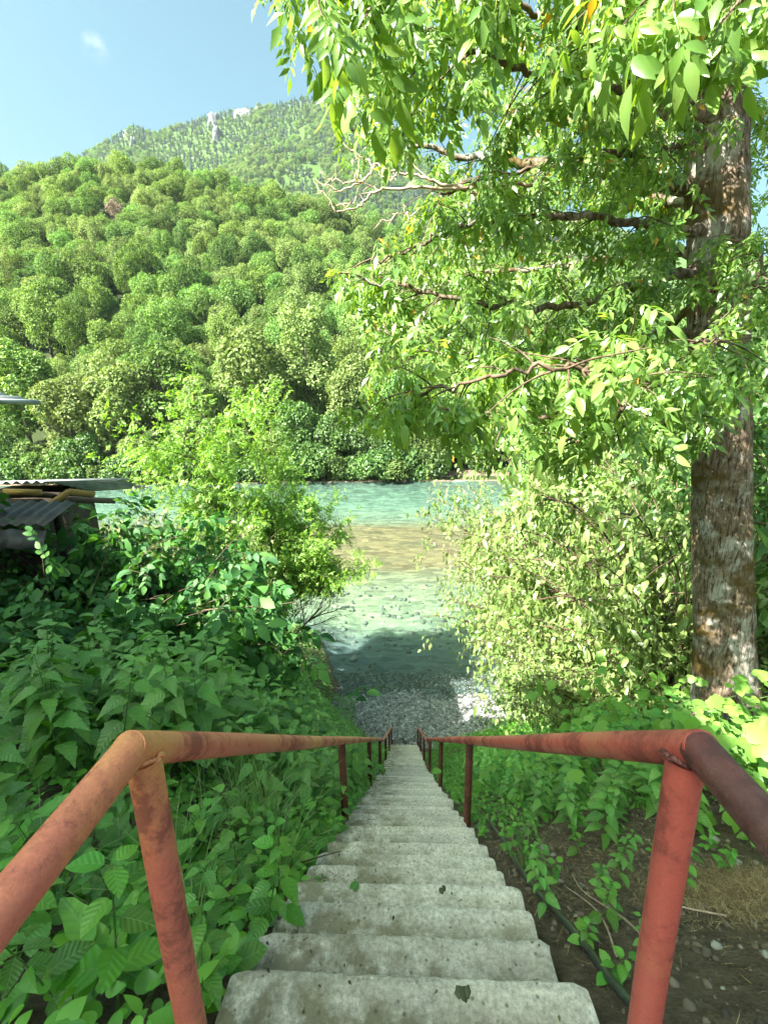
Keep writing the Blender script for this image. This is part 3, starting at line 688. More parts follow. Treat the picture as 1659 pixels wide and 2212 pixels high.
for k, (px, py, rad, mt) in enumerate(BT2):
    y = 77.5 + (k % 3) * .8; top = PY(px, py, y); z0 = float(HILL(np.array(top[0]), np.array(y)))
    bank_tree(top[0], y, top[2] - z0, rad, 300 + k, M[mt], 'small rounded tree at the foot of the taller trees on the far bank', 6000, .055, 'small trees at the foot of the far bank')
# low bushes along the far waterline
rr = np.random.RandomState(5)
bm_ = []
for k in range(3):
    p, d = crown_cloud(rr, 3000, 18, (1, 1, .8), (.25, .42), .55); mb = MB(); V, F = leaf_field(rr, p, d, .13, DIAMOND); mb.add(V, F); bm_.append(mb.mesh('bank_bush', M['dark' if k < 2 else 'forest']))
for k, px in enumerate(range(10, 960, 42)):
    v = ray(px, 1040); y = 75.2 + rr.uniform(-.6, 1.2); x = v[0] / v[1] * y
    o = link('bank_bush', bm_[k % 3]); s = rr.uniform(2.4, 3.8); o.location = (x, y + .6, .2); o.scale = (s, s, s * rr.uniform(.8, 1.3)); o.rotation_euler = (0, 0, rr.uniform(0, 6))
    tag(o, 'low dark bush leaning over the water on the far bank', 'bush', 'bushes at the far waterline')

# ------------------------------------------------------------------ staircase
steps = empty('staircase', (0, .725, 12.11))
tag(steps, 'long straight concrete staircase running down to the gravel beach', 'staircase')
def step_mesh(seed, depth=.34, first=False):
    r = np.random.RandomState(seed); nx_ = 64; xs = np.linspace(-.5, .5, nx_)
    prof = [(-depth, -.015), (-.24, 0), (-.12, 0), (-.04, .001), (-.012, -.003), (0, -.018), (-.004, -.05), (0, -.12), (0, -.26)]
    # worn, ragged nosing
    k1 = np.interp(xs, np.linspace(-.5, .5, 12), r.uniform(-.003, .003, 12)); k2 = r.uniform(-.0025, .0015, nx_)
    wear = -.003 * np.abs(np.interp(xs, np.linspace(-.5, .5, 18), r.normal(0, .6, 18)))
    xe = np.array([r.uniform(-.03, .015), r.uniform(-.025, .03)])
    V = []
    for i, x in enumerate(xs):
        xr = x + (xe[0] * max(0, -x * 4 - 1) if x < 0 else xe[1] * max(0, x * 4 - 1))
        endr = max(0, (abs(x) - .46) / .04)
        for j, (y, z) in enumerate(prof):
            fy = 1 if j >= 3 else 0
            V.append((xr + r.uniform(-.003, .003), y + fy * (k1[i] + k2[i] + (wear[i] if j in (4, 5) else 0) - .010 * endr * endr), z + r.uniform(-.002, .002) + (wear[i] * .6 if j in (3, 4, 5) else 0) - (.005 * endr if j < 6 else 0)))
    m_ = len(prof); Fq = [((i) * m_ + j, (i) * m_ + j + 1, (i + 1) * m_ + j + 1, (i + 1) * m_ + j) for i in range(nx_ - 1) for j in range(m_ - 1)]
    mb = MB(); mb.add(V, Fq)
    # ends, back and underside
    V = np.array(V)
    for i, fl in ((0, 0), (nx_ - 1, 1)):
        e = V[i * m_:(i + 1) * m_]; b0 = np.array([[e[0, 0], -depth, -.26]]); poly = np.concatenate([e, b0]); idx = list(range(m_ + 1)); mb.add(poly, [idx if fl else idx[::-1]])
    a0, a1 = V[0], V[(nx_ - 1) * m_]
    mb.add([a0, a1, (a1[0], -depth, -.26), (a0[0], -depth, -.26), V[m_ - 1], V[-1]], [(0, 1, 2, 3)]); mb.add([(a0[0], -depth, -.26), (a1[0], -depth, -.26), V[-1], V[m_ - 1]], [(0, 1, 2, 3)])
    return mb.mesh('step', M['concrete'], False)
SM = [step_mesh(60 + i) for i in range(9)]
zc = 12.11; yc = .725; k = 0; rs = random.Random(4)
while yc < 15.1:
    o = link('step', SM[(k * 4 + k // 9) % 9], steps); o.location = (rs.uniform(-.012, .012), yc - .725, zc - 12.11 + rs.uniform(-.006, .006)); o.rotation_euler = (rs.uniform(-.01, .01), rs.uniform(-.008, .008), rs.uniform(-.008, .008))
    if yc < 8.45: yc += .2381; zc -= .2
    else: yc += .236; zc -= .18
    k += 1
# landing slab behind the top step
mb = MB(); box(mb, (0, -2.33, -.09), (1.1, 4.0, .16)); mb.build('landing', M['concrete'], steps)

# ------------------------------------------------------------------ handrails
def rail_z(y): return 13.488 - .84 * y if y < 8.6 else np.interp(y, [8.6, 15.2], [6.18, 1.22])
PR = .031
def handrail(side, matA, matB, label, lx):
    root = empty('handrail', (lx, .70, float(stair_z(.70)))); tag(root, label, 'handrail', None)
    off = np.array([lx, .70, float(stair_z(.70))])
    def B(name, pts, rad, mat, parent=None, sides=20):
        mb = MB(); tube(mb, np.array(pts) - off, rad, sides); return mb.build(name, mat, parent or root, True)
    dz = -.02 if side < 0 else -.004; zc = rail_z(.70) + dz; rr = random.Random(side)
    pts = [(lx, .70 - .012, zc + .012)] + [(lx + rr.uniform(-.006, .006), y, rail_z(y) + dz + rr.uniform(-.004, .004)) for y in (1.2, 2, 3.1, 4.3, 5.5, 6.7, 7.9, 8.4)]
    pts += [(lx, 8.75, rail_z(8.75) + dz + .03)] + [(lx + rr.uniform(-.006, .006), y, rail_z(y) + dz) for y in (9.3, 10.3, 11.5, 12.7, 14, 15.05)]
    rail = B('top_rail', smooth_line(pts, 80), PR, matA)
    lb = B('landing_rail', [(lx * 1.0, .70, zc + .004), (lx * 1.02, .2, zc + .01), (lx * 1.06, -.6, zc + .015), (lx * 1.1, -1.6, zc + .02)], PR * 1.02, matB)
    # mitred corner bead and weld under it
    mb = MB(); n = 26
    for j in range(n):
        a_ = j / n * 6.283; c_ = np.array([lx + math.cos(a_) * PR * 1.06, .725 + math.sin(a_) * PR * 1.12, zc - .036 + rr.uniform(-.004, .004) - .012 * math.sin(a_)]) - off
        s_ = rr.uniform(.006, .011); q = np.array([(1, 0, 0), (-1, 0, 0), (0, 1, 0), (0, -1, 0), (0, 0, 1), (0, 0, -1)]) * s_ * np.array([1.3, 1.3, .8])
        mb.add(q + c_, [(0, 2, 4), (2, 1, 4), (1, 3, 4), (3, 0, 4), (2, 0, 5), (1, 2, 5), (3, 1, 5), (0, 3, 5)])
    mb.build('weld', M['paint_worn'] if side > 0 else M['paint_left'], rail, True)
    for i, y in enumerate((.725, 3.1, 5.5, 7.9, 10.3, 12.7, 15.03)):
        zt = rail_z(y) + dz - .02; zb = float(stair_z(y)) - .3
        ln_ = .012 * rr.uniform(-1, 1)
        B('post', [(lx + ln_, y, zb), (lx + ln_ * .3, y, (zb + zt) / 2), (lx, y, zt)], PR * (1.0 if i == 0 else .95), matA if i == 0 else M['paint_post'], None, 20 if i < 2 else 12)
    B('landing_post', [(lx * 1.1, -1.6, zc + .0), (lx * 1.1, -1.6, 11.9)], PR, matA)
    return root
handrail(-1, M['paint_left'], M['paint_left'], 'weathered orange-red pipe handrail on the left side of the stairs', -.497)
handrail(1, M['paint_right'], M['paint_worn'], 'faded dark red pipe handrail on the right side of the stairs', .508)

# ------------------------------------------------------------------ the walnut by the stairs
wal = empty('walnut_tree', (3.35, 4.4, 9.7))
tag(wal, 'large walnut tree with mossy trunk and overhanging leafy branches right of the stairs', 'tree')
W0 = np.array([3.35, 4.4, 9.7])
rw = np.random.RandomState(21)
def WP(l): return np.array([PY(*q) for q in l])
tp = np.concatenate([WP([(1566, 1600, 4.35), (1560, 1400, 4.38), (1556, 1200, 4.4), (1556, 1000, 4.4), (1552, 800, 4.4), (1548, 600, 4.42), (1546, 400, 4.45), (1547, 200, 4.5), (1553, 0, 4.6), (1560, -250, 4.75), (1566, -600, 5.0)])])
tr_ = np.array([.34, .262, .243, .234, .224, .218, .216, .212, .20, .17, .13])
tpl = smooth_line(tp, 60); trl = np.interp(np.linspace(0, 10, 60), np.arange(11), tr_)
mb = MB(); sides = 28
t_ = nrm(np.gradient(tpl, axis=0)); u_ = nrm(np.cross(t_, np.array([0, 1.0, 0]))); v_ = np.cross(t_, u_)
ang = np.arange(sides) / sides * 2 * np.pi
zz = np.linspace(0, 7, 60)
rads = trl[:, None] * (1 + .05 * np.sin(3 * ang + 1)[None] + .10 * (np.array([[vnoise(np.array(a_ * 2.2), np.array(z_ * 1.6)) - .5 for a_ in ang] for z_ in zz])) + .05 * rw.uniform(-.6, .6, (60, sides)))
ring = tpl[:, None] + rads[:, :, None] * (np.cos(ang)[None, :, None] * u_[:, None] + np.sin(ang)[None, :, None] * v_[:, None])
Ft = [(i * sides + j, i * sides + (j + 1) % sides, (i + 1) * sides + (j + 1) % sides, (i + 1) * sides + j) for i in range(59) for j in range(sides)]
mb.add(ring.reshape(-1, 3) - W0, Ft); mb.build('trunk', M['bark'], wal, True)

LIMBS = [  # (pixel, pixel, distance) points, base radius, tip radius, twig spacing, twig length, leaf scale
    ([(1530, 260, 4.45), (1450, 205, 4.3), (1390, 110, 4.0), (1330, 0, 3.6), (1250, -160, 3.2), (1100, -260, 2.8)], .14, .03, .16, .55, 1),
    ([(1530, 420, 4.45), (1400, 385, 4.5), (1250, 362, 4.7), (1120, 352, 4.9), (1000, 335, 5.1), (880, 310, 5.2)], .085, .02, .13, .5, 1),
    ([(1420, 160, 4.1), (1310, 195, 3.3), (1160, 158, 2.9), (1000, 98, 2.6), (860, 48, 2.45), (740, 5, 2.3), (660, -10, 2.2)], .035, .008, .10, .42, .95),
    ([(1520, 575, 4.4), (1480, 590, 4.0), (1340, 622, 3.6), (1214, 665, 3.3), (1029, 655, 3.1), (829, 612, 3.1), (740, 590, 3.1)], .05, .008, .10, .42, .95),
    ([(1530, 950, 4.4), (1490, 935, 4.0), (1400, 915, 3.3), (1250, 905, 2.9), (1100, 895, 2.8), (930, 888, 2.9), (800, 905, 3.0)], .04, .008, .095, .40, .95),
    ([(1530, 880, 4.3), (1470, 850, 3.2), (1380, 815, 2.4), (1260, 795, 2.05), (1120, 800, 2.0), (980, 835, 2.2), (860, 870, 2.5)], .032, .006, .085, .34, .9),
    ([(1530, 60, 4.4), (1400, -120, 3.2), (1150, -140, 2.4), (900, -110, 2.0), (720, -70, 1.8), (640, -30, 1.75)], .06, .01, .09, .42, .9),
    ([(1530, 500, 4.4), (1420, 490, 3.9), (1290, 470, 3.5), (1150, 470, 3.3), (1000, 490, 3.1), (880, 540, 3.1), (800, 560, 3.1)], .045, .008, .11, .40, .95),
    ([(1530, 330, 4.5), (1350, 290, 4.9), (1150, 250, 5.2), (980, 235, 5.4), (820, 255, 5.5), (760, 280, 5.5)], .06, .012, .11, .6, 1.05),
    ([(1530, 720, 4.4), (1400, 725, 4.4), (1250, 735, 4.2), (1080, 765, 4.1), (930, 760, 4.0), (810, 710, 3.9)], .045, .01, .10, .5, 1.0),
    ([(1560, 100, 4.5), (1590, -60, 3.4), (1560, -140, 2.4), (1500, -110, 1.8), (1440, -60, 1.55)], .05, .012, .09, .30, .85),
    ([(1580, 120, 4.5), (1680, 40, 3.4), (1690, -60, 2.4), (1650, -60, 1.9), (1600, 0, 1.75)], .05, .012, .10, .28, .85),
    ([(1540, 640, 4.4), (1460, 690, 5.0), (1330, 800, 5.6), (1180, 880, 6.0), (1050, 930, 6.2)], .05, .01, .10, .6, 1.05),
    ([(1540, 820, 4.4), (1490, 800, 3.4), (1500, 740, 2.6), (1560, 735, 2.4)], .02, .006, .10, .26, .85),
    ([(1540, 200, 4.5), (1420, 120, 5.3), (1250, 90, 5.9), (1080, 80, 6.2), (900, 110, 6.4), (790, 160, 6.4)], .06, .012, .12, .7, 1.1),
    ([(1530, 420, 4.5), (1420, 440, 5.4), (1280, 470, 6.0), (1120, 520, 6.3), (960, 560, 6.4)], .05, .01, .12, .65, 1.1),
    ([(1380, 80, 3.9), (1260, 60, 3.4), (1120, 20, 3.1), (980, -20, 2.9), (860, -60, 2.8)], .03, .008, .10, .42, 1),
    ([(1530, 560, 4.4), (1430, 540, 4.6), (1300, 560, 4.9), (1150, 580, 5.0), (1000, 600, 5.0), (880, 650, 4.9)], .045, .01, .11, .55, 1),
    ([(1260, 800, 2.05), (1340, 880, 2.0), (1300, 930, 2.1), (1200, 960, 2.3)], .012, .005, .08, .26, .85),
    ([(1540, 250, 4.5), (1480, 180, 5.5), (1380, 150, 6.3), (1250, 180, 6.8), (1150, 220, 7.0)], .05, .012, .11, .7, 1.1),
    ([(1545, 350, 4.5), (1470, 330, 5.6), (1380, 290, 6.4), (1250, 290, 6.9), (1120, 300, 7.1)], .05, .012, .11, .7, 1.1),
    ([(1540, 300, 4.5), (1440, 320, 4.0), (1330, 330, 3.7), (1200, 350, 3.5), (1080, 380, 3.4), (960, 420, 3.3)], .03, .008, .10, .45, 1.0),
    ([(1540, 180, 4.6), (1600, 230, 5.4), (1650, 300, 6.0), (1700, 380, 6.4)], .04, .01, .10, .6, 1.1),
    ([(1540, 480, 4.5), (1440, 430, 5.2), (1330, 400, 5.8), (1200, 390, 6.2), (1080, 400, 6.4)], .04, .01, .10, .65, 1.1),
    ([(1560, 500, 4.4), (1640, 560, 3.6), (1620, 640, 3.2)], .02, .006, .11, .3, .9),
]
BXO = [0, 60, 180, 200, 300, 450, 480, 520, 560, 620, 700, 780, 850, 900, 950, 1000]; BLO = [585, 590, 640, 700, 735, 745, 850, 790, 695, 690, 770, 790, 740, 725, 830, 900]
def beyond(q):
    q = (np.atleast_2d(q) - CAM) @ CR; z_ = np.minimum(q[:, 2], -1e-3); px_ = 829.5 - q[:, 0] / z_ * 1000; py_ = 1106 + q[:, 1] / z_ * 1000
    return (q[:, 2] < -.3) & (px_ > -100) & (px_ < 1800) & (py_ > -20) & (py_ < 1500) & ((px_ < np.interp(py_, BXO, BLO)) | (py_ > 1000 + 45 * np.sin(px_ / 37.0) + 25 * np.sin(px_ / 11.0)))
mbB = MB(); leaves = []
wal_limbs = []
for li, (pp, r0, r1, spc, tl, lsc) in enumerate(LIMBS):
    pts = smooth_line(WP(pp), 8 * len(pp)); seg = np.linalg.norm(np.diff(pts, axis=0), axis=1); L = np.concatenate([[0], np.cumsum(seg)])
    pts[1:-1] += rw.normal(0, .012, (len(pts) - 2, 3)); rad = r1 + (r0 - r1) * (1 - L / L[-1]) ** 1.3
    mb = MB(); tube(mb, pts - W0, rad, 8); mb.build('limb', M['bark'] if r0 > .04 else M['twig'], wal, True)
    s = L[-1] * (.12 if r0 > .03 else .12)
    while s < L[-1] + spc:
        ss = min(s, L[-1]); p = np.array([np.interp(ss, L, pts[:, q]) for q in range(3)]); q2 = np.array([np.interp(max(ss - .1, 0), L, pts[:, q]) for q in range(3)])
        ax = nrm(p - q2); side = nrm(np.cross(ax, [0, 0, 1])) * (1 if rw.rand() < .5 else -1)
        d = nrm(ax * rw.uniform(.3, .9) + side * rw.uniform(.2, 1.0) + np.array([0, 0, rw.uniform(-.55, .55)]) + rw.normal(0, .25, 3))
        l = tl * rw.uniform(.5, 1.25); n_ = 5; tw = [p]
        for q in range(n_):
            tw.append(tw[-1] + d * l / n_); d = nrm(d + np.array([0, 0, -.10]) + rw.normal(0, .09, 3))
        tw = np.array(tw)
        if beyond(tw[3:]).any(): l2 = True
        else: l2 = False
        if not l2: tube(mbB, tw - W0, np.linspace(.006, .0025, n_ + 1) * lsc, 4, cap=False)
        nl = rw.randint(7, 13)
        for q in range(nl):
            f = .25 + .75 * (q + 1) / nl; b_ = np.array([np.interp(f * n_, np.arange(n_ + 1), tw[:, z_]) for z_ in range(3)])
            ld = nrm(d * (.4 + .8 * (f > .95)) + rw.normal(0, .6, 3) * np.array([1, 1, .5]) + np.array([0, 0, -.45]))
            leaves.append((b_, ld, lsc * rw.uniform(.12, .205), rw.randint(0, 4)))
        s += spc * .62 * rw.uniform(.6, 1.4)
mbB.build('twigs', M['twig'], wal)['kind'] = 'stuff'
# the bare dead branches
def PL(l, y): return WP([(a_, b_, y) for a_, b_ in l])
dead = [([(1150, 400), (1040, 405), (944, 408), (880, 405), (816, 412), (790, 432), (768, 450), (726, 458)], 3.3, .012), ([(1040, 420), (941, 394), (900, 380), (858, 370), (809, 356), (775, 335), (742, 308)], 3.4, .012),
        ([(809, 358), (796, 380), (782, 391), (740, 412), (715, 405), (678, 389)], 3.35, .008), ([(726, 458), (710, 430), (678, 389)], 3.3, .005), ([(782, 391), (745, 394), (705, 383), (690, 372)], 3.3, .005),
        ([(816, 412), (800, 403), (770, 385), (760, 372)], 3.3, .005), ([(726, 444), (755, 443), (768, 425), (775, 400)], 3.3, .004), ([(930, 395), (870, 330), (850, 318)], 3.4, .004), ([(858, 372), (850, 385), (826, 384), (815, 370)], 3.35, .005),
        ([(900, 478), (880, 462), (872, 440)], 3.1, .004), ([(860, 460), (840, 475), (820, 478)], 3.1, .004)]
mb = MB()
for l, y, r0 in dead:
    q = smooth_line(PL(l, y), 5 * len(l)); q[1:-1] += rw.normal(0, .006, (len(q) - 2, 3)); tube(mb, q - W0, np.linspace(r0, r0 * .35, len(q)), 5)
    for _ in range(5):
        i = rw.randint(2, len(q) - 1); d = nrm(rw.normal(0, 1, 3)) * rw.uniform(.03, .09); tube(mb, [q[i] - W0, q[i] + d - W0], [.003, .0012], 4)
mb.build('dead_branch', M['deadwood'], wal)['label'] = 'bare pinkish dead branches reaching out of the leaves'
# leaves: largest 300 each its own, the rest one mass
CV = [compound(3, .2, 1), compound(3, .4, 2), compound(2, .3, 3, size=.5), compound(4, .3, 4, size=.36)]
CVM = []
for v_, f_ in CV: CVM.append(MB().add(v_, f_).mesh('leaf', M['walnut'], True))
# the hanging leaflets at the upper left against the sky, and the near ones by the trunk
for px, py, y, ln_, dx in [(615, 15, 1.8, .3, -.45), (640, 75, 1.85, .26, -.3), (665, 40, 1.9, .3, 0), (700, 140, 2.0, .26, -.1), (735, 60, 2.0, .3, .15), (780, 140, 2.1, .28, 0), (730, 180, 2.2, .25, -.2), (820, 60, 2.0, .3, .1), (860, 130, 2.2, .3, -.1), (632, 20, 1.75, .30, -.5), (645, 60, 1.75, .26, -.25), (690, 60, 1.8, .30, -.1), (720, 110, 1.9, .28, -.05), (760, 90, 1.9, .30, .1), (660, -10, 1.7, .3, -.2), (700, 10, 1.8, .3, .1), (1400, 0, 1.5, .34, -.5), (1440, 20, 1.5, .34, .1), (1380, 20, 1.5, .3, -.1), (1490, 10, 1.5, .3, -.2), (1640, 30, 1.7, .3, -.1), (1600, 60, 1.7, .3, 0), (1340, 20, 1.7, .3, -.4)]:
    leaves.append((PY(px, py, y), nrm(np.array([dx, .1, -1.0])), ln_ * (.62 if px > 1200 else .85), 2))
lp = np.array([l[0] for l in leaves]); ld = np.array([l[1] for l in leaves]); ls = np.array([l[2] for l in leaves]); lv = np.array([l[3] for l in leaves])
up = nrm(np.array([[-.25, -.35, 1.0]]) + rw.normal(0, .45, (len(lp), 3))); Mx = frames(ld, up)
loc = (lp - CAM) @ CR; pxx = 829.5 - loc[:, 0] / loc[:, 2] * 1000; pyy = 1106 + loc[:, 1] / loc[:, 2] * 1000
inv = (loc[:, 2] < -.3) & (pxx > 560) & (pxx < 1680) & (pyy > -30) & (pyy < 1300)
keep = (loc[:, 2] > -.3) | (loc[:, 2] < -1.05); lp, ld, ls, lv, Mx, loc, inv = [q[keep] for q in (lp, ld, ls, lv, Mx, loc, inv)]
keep = ~(beyond(lp) | beyond(lp + ld * ls[:, None])); lp, ld, ls, lv, Mx, loc, inv = [q[keep] for q in (lp, ld, ls, lv, Mx, loc, inv)]
size = np.where(inv, ls / np.maximum(-loc[:, 2], .1), 0); od = np.argsort(-size); big = od[:300]; small = od[300:]
for i in big:
    o = link('leaf', CVM[lv[i]], wal); m4 = np.eye(4); m4[:3, :3] = Mx[i] * ls[i]; m4[:3, 3] = lp[i] - W0; o.matrix_local = Matrix(m4.tolist())
L2 = blade([0, .45, 1], [0, .195, 0], .28, .25); CVL = [compound(3, .2, 1, L2), compound(3, .4, 2, L2), compound(2, .3, 3, L2, size=.5), compound(4, .3, 4, L2, size=.36)]
mb = MB()
for k in range(4):
    s_ = small[lv[small] == k]; V, F = rep(CVL[k][0], CVL[k][1], Mx[s_] * ls[s_][:, None, None], lp[s_] - W0); mb.add(V, F)
mb.build('foliage', M['walnut'], wal, True)['kind'] = 'stuff'

# ------------------------------------------------------------------ shrubs with arching sprays
def shrub_meshes(seed, stems, height, spread, per, leaf, tmpl, mat, twigs=7, droop=.16, low=.0):
    r = np.random.RandomState(seed); mbs = MB(); P_ = []; D_ = []
    for i in range(stems):
        az = r.uniform(0, 6.283); tilt = r.uniform(.08, 1.0) ** .8; L = height * r.uniform(.65, 1.15) * (1 - .25 * tilt)
        d = nrm(np.array([math.cos(az) * tilt * spread, math.sin(az) * tilt * spread, 1.0])); p = np.array([math.cos(az), math.sin(az), 0]) * r.uniform(0, .12) * height; n = 9; pts = [p]
        for k in range(n):
            p = p + d * L / n; pts.append(p); d = nrm(d + np.array([math.cos(az) * .10 * spread, math.sin(az) * .10 * spread, -droop * (k / n)]) + r.normal(0, .07, 3))
        pts = np.array(pts); tube(mbs, pts, np.linspace(.009, .0025, n + 1) * height * .6, 4, cap=False)
        for k in range(twigs):
            f = r.uniform(.18 + low, 1.0); b_ = np.array([np.interp(f * n, np.arange(n + 1), pts[:, z_]) for z_ in range(3)])
            td = nrm(np.array([math.cos(az), math.sin(az), .2]) * .5 + r.normal(0, .8, 3) + np.array([0, 0, .15])); tlq = height * r.uniform(.10, .26)
            q = [b_ + td * tlq * z_ + np.array([0, 0, -.25 * tlq * z_ * z_]) for z_ in (0, .35, .7, 1)]; tube(mbs, q, np.linspace(.003, .0012, 4) * height * .5, 3, cap=False)
            tt = r.uniform(.1, 1, per); pp_ = np.array([[np.interp(a_ * 3, np.arange(4), np.array(q)[:, z_]) for z_ in range(3)] for a_ in tt])
            P_.append(pp_ + r.normal(0, .018 * height, (per, 3))); D_.append(np.repeat(td[None], per, 0))
    P_ = np.concatenate(P_); D_ = np.concatenate(D_)
    n = len(P_); dr = nrm(D_ * .5 + r.normal(0, .7, (n, 3)) + np.array([0, 0, -.3])); upv = nrm(np.array([[0, 0, 1.0]]) + r.normal(0, .5, (n, 3)))
    s = leaf * r.uniform(.6, 1.3, n); V, F = rep(tmpl[0], tmpl[1], frames(dr, upv) * s[:, None, None], P_)
    return mbs.mesh('stems', M['twig']), MB().add(V, F).mesh('foliage', mat), n
def place_shrub(meshes, loc, scale, rz, label, name='shrub', cat='shrub', group=None, sz=1.0):
    root = empty(name, loc, rz); root.scale = (scale, scale, scale * sz); tag(root, label, cat, group)
    a_ = link('stems', meshes[0], root); a_['kind'] = 'stuff'; b_ = link('foliage', meshes[1], root); b_['kind'] = 'stuff'; return root
SH = [shrub_meshes(s, 48, 3.0, 1.0, 24, .075, SMALL, M['shrub'], 9) for s in (1, 2, 3)]
SHW = [shrub_meshes(s, 44, 3.0, 1.0, 22, .10, LEAFLET, M['shrub'], 8) for s in (4, 5)]
ELD = [shrub_meshes(s, 36, 3.0, .9, 5, .30, compound(2, .3, s, leaflet=LEAFLET, size=.5, width=1.5), M['elder'], 9) for s in (6, 7)]
DKS = [shrub_meshes(s, 44, 3.0, 1.0, 20, .12, SMALL, M['dark'], 9) for s in (8, 9)]
def gz(x, y): return float(G(np.array(x), np.array(y)))
for k, (x, y, s, ms, sz, lab) in enumerate([
    (4.8, 9.0, 1.35, SH[0], 1.15, 'sunlit small-leaved shrub low in front of the walnut trunk'),
    (4.8, 11.6, 1.25, SH[1], 1.35, 'sunlit shrub nearest the stairs on the right bank'),
    (5.8, 12.2, 1.8, SH[2], 1.45, 'tall sunlit shrub behind the lower right shrubs'),
    (6.3, 15.2, 1.85, SH[0], 1.45, 'bushy sunlit shrub at the right edge of the beach'),
    (6.4, 18.3, 2.25, SH[1], 1.5, 'tall pale shrub leaning out over the river from the right bank'),
    (8.2, 16.0, 2.6, SH[2], 1.6, 'tall pale shrub farther in from the right river bank'),
    (7.6, 22.0, 2.7, SH[0], 1.55, 'pale shrub farthest along the right bank above the water'),
    (7.4, 11.0, 2.2, SHW[0], 1.6, 'broad shrub with larger leaves behind the walnut trunk, left of it'),
    (5.7, 8.6, 1.6, SHW[1], 1.5, 'leafy shrub directly left of the walnut trunk'),
    (3.5, 7.6, .75, SHW[0], 1.0, 'low sunlit bush with larger leaves above the right handrail'),
    (11.0, 13.0, 2.6, DKS[0], 1.3, 'tall dark shrub seen right of the walnut trunk'),
    (8.4, 7.0, 2.0, DKS[1], 1.4, 'dark shrub behind the walnut at the right picture edge'),
    (6.6, 4.6, 1.1, DKS[0], 1.1, 'dark bush behind the hop leaves at the right edge'),
    (13.5, 20.0, 3.4, DKS[1], 1.3, 'big dark bush far behind the walnut tree'),
]):
    place_shrub(ms, (x, y, gz(x, y) - .1), s, k * 1.7, lab, sz=sz)

def right_tree(x, y, h, rad, seed, mat, lab):
    rr_ = np.random.RandomState(seed); root = empty('riverside_tree', (x, y, gz(x, y))); tag(root, lab, 'tree', 'trees on the right bank behind the walnut')
    p, d = crown_cloud(rr_, 14000, 44, (1, 1, h / rad * .5), (.18, .34), 0); p = p * rad; p[:, 2] += h * .5
    mb = MB(); V, F = leaf_field(rr_, p, d, .27, DIAMOND, .4); mb.add(V, F); mb.build('crown', mat, root)
    mb = MB(); tube(mb, [(0, 0, -.3), (.2, 0, h * .35), (0, .2, h * .8)], [h * .02, h * .015, h * .005], 8)
    for k in range(9):
        a_ = rr_.uniform(0, 6.28); z1 = h * rr_.uniform(.15, .6); tube(mb, [(0, 0, z1), (math.cos(a_) * rad * .4, math.sin(a_) * rad * .4, z1 + h * .1), (math.cos(a_) * rad * .8, math.sin(a_) * rad * .8, z1 + h * .17)], [.06, .04, .012], 5)
    mb.build('trunk', M['farbark'], root, True)
right_tree(9.0, 20.0, 15.5, 4.6, 61, M['shrub'], 'tall tree on the right bank seen through the middle of the walnut leaves')
right_tree(14.5, 17.0, 15.0, 5.0, 62, M['dark'], 'dark tree behind the walnut trunk')
right_tree(10.5, 9.5, 11.0, 3.2, 63, M['dark'], 'dark tree at the right picture edge beside the trunk')
right_tree(17.0, 33.0, 17.0, 6.0, 64, M['forest'], 'green tree farther along the right bank')

# left bank: elder thicket by the sheds
for k, (x, y, s, ms, sz, lab) in enumerate([
    (-6.0, 8.2, 1.2, ELD[0], 1.15, 'dark elder bush right of the corrugated shed roof'),
    (-6.3, 10.2, 1.15, ELD[1], 1.3, 'elder bush with sunlit yellow tips behind the dark elder'),
    (-5.4, 6.2, .95, ELD[1], 1.0, 'low elder bush in front of the dark corrugated roof'),
    (-4.3, 6.2, .6, ELD[0], 1.0, 'low elder bush rising from the nettles below the shed'),
    (-6.4, 14.5, 1.0, DKS[0], 1.0, 'dark shrub at the foot of the little ash tree'),
    (-7.6, 12.5, 1.9, SH[2], 1.15, 'pale shrub between the sheds and the little ash tree'),
    (-8.6, 20.0, 1.1, DKS[1], 1.0, 'low dark shrub on the riverbank left of the water'),
]):
    place_shrub(ms, (x, y, gz(x, y) - .1), s, k * 2.1 + .4, lab, sz=sz)

for k, (px, py, y, ms, lab) in enumerate([(40, 1150, 5.6, ELD[0], 'elder sapling at the left edge under the dark roof'), (150, 1135, 6.0, ELD[1], 'elder sapling below the end of the dark roof'), (255, 1060, 7.2, ELD[1], 'tall elder just right of the sheds'), (-60, 1140, 6.0, ELD[1], 'elder at the very left edge by the sheds'), (270, 1010, 12.5, SH[1], 'pale small-leaved shrub right of the sheds hiding the river'), (350, 1020, 13.5, SH[0], 'pale shrub touching the left side of the ash tree'), (430, 1120, 11.5, SH[2], 'pale shrub under the left side of the ash tree'), (190, 1030, 12.0, SH[2], 'pale shrub behind the end of the shed roof')]):
    tp3 = PY(px, py, y); g_ = gz(tp3[0], y); sc3 = (tp3[2] - g_) / 3.0
    place_shrub(ms, (tp3[0], y, g_ - .05), max(sc3, .4) * (1.05 if k < 4 else .55), k * 1.3, lab, sz=1.08 if k < 4 else 1.75)
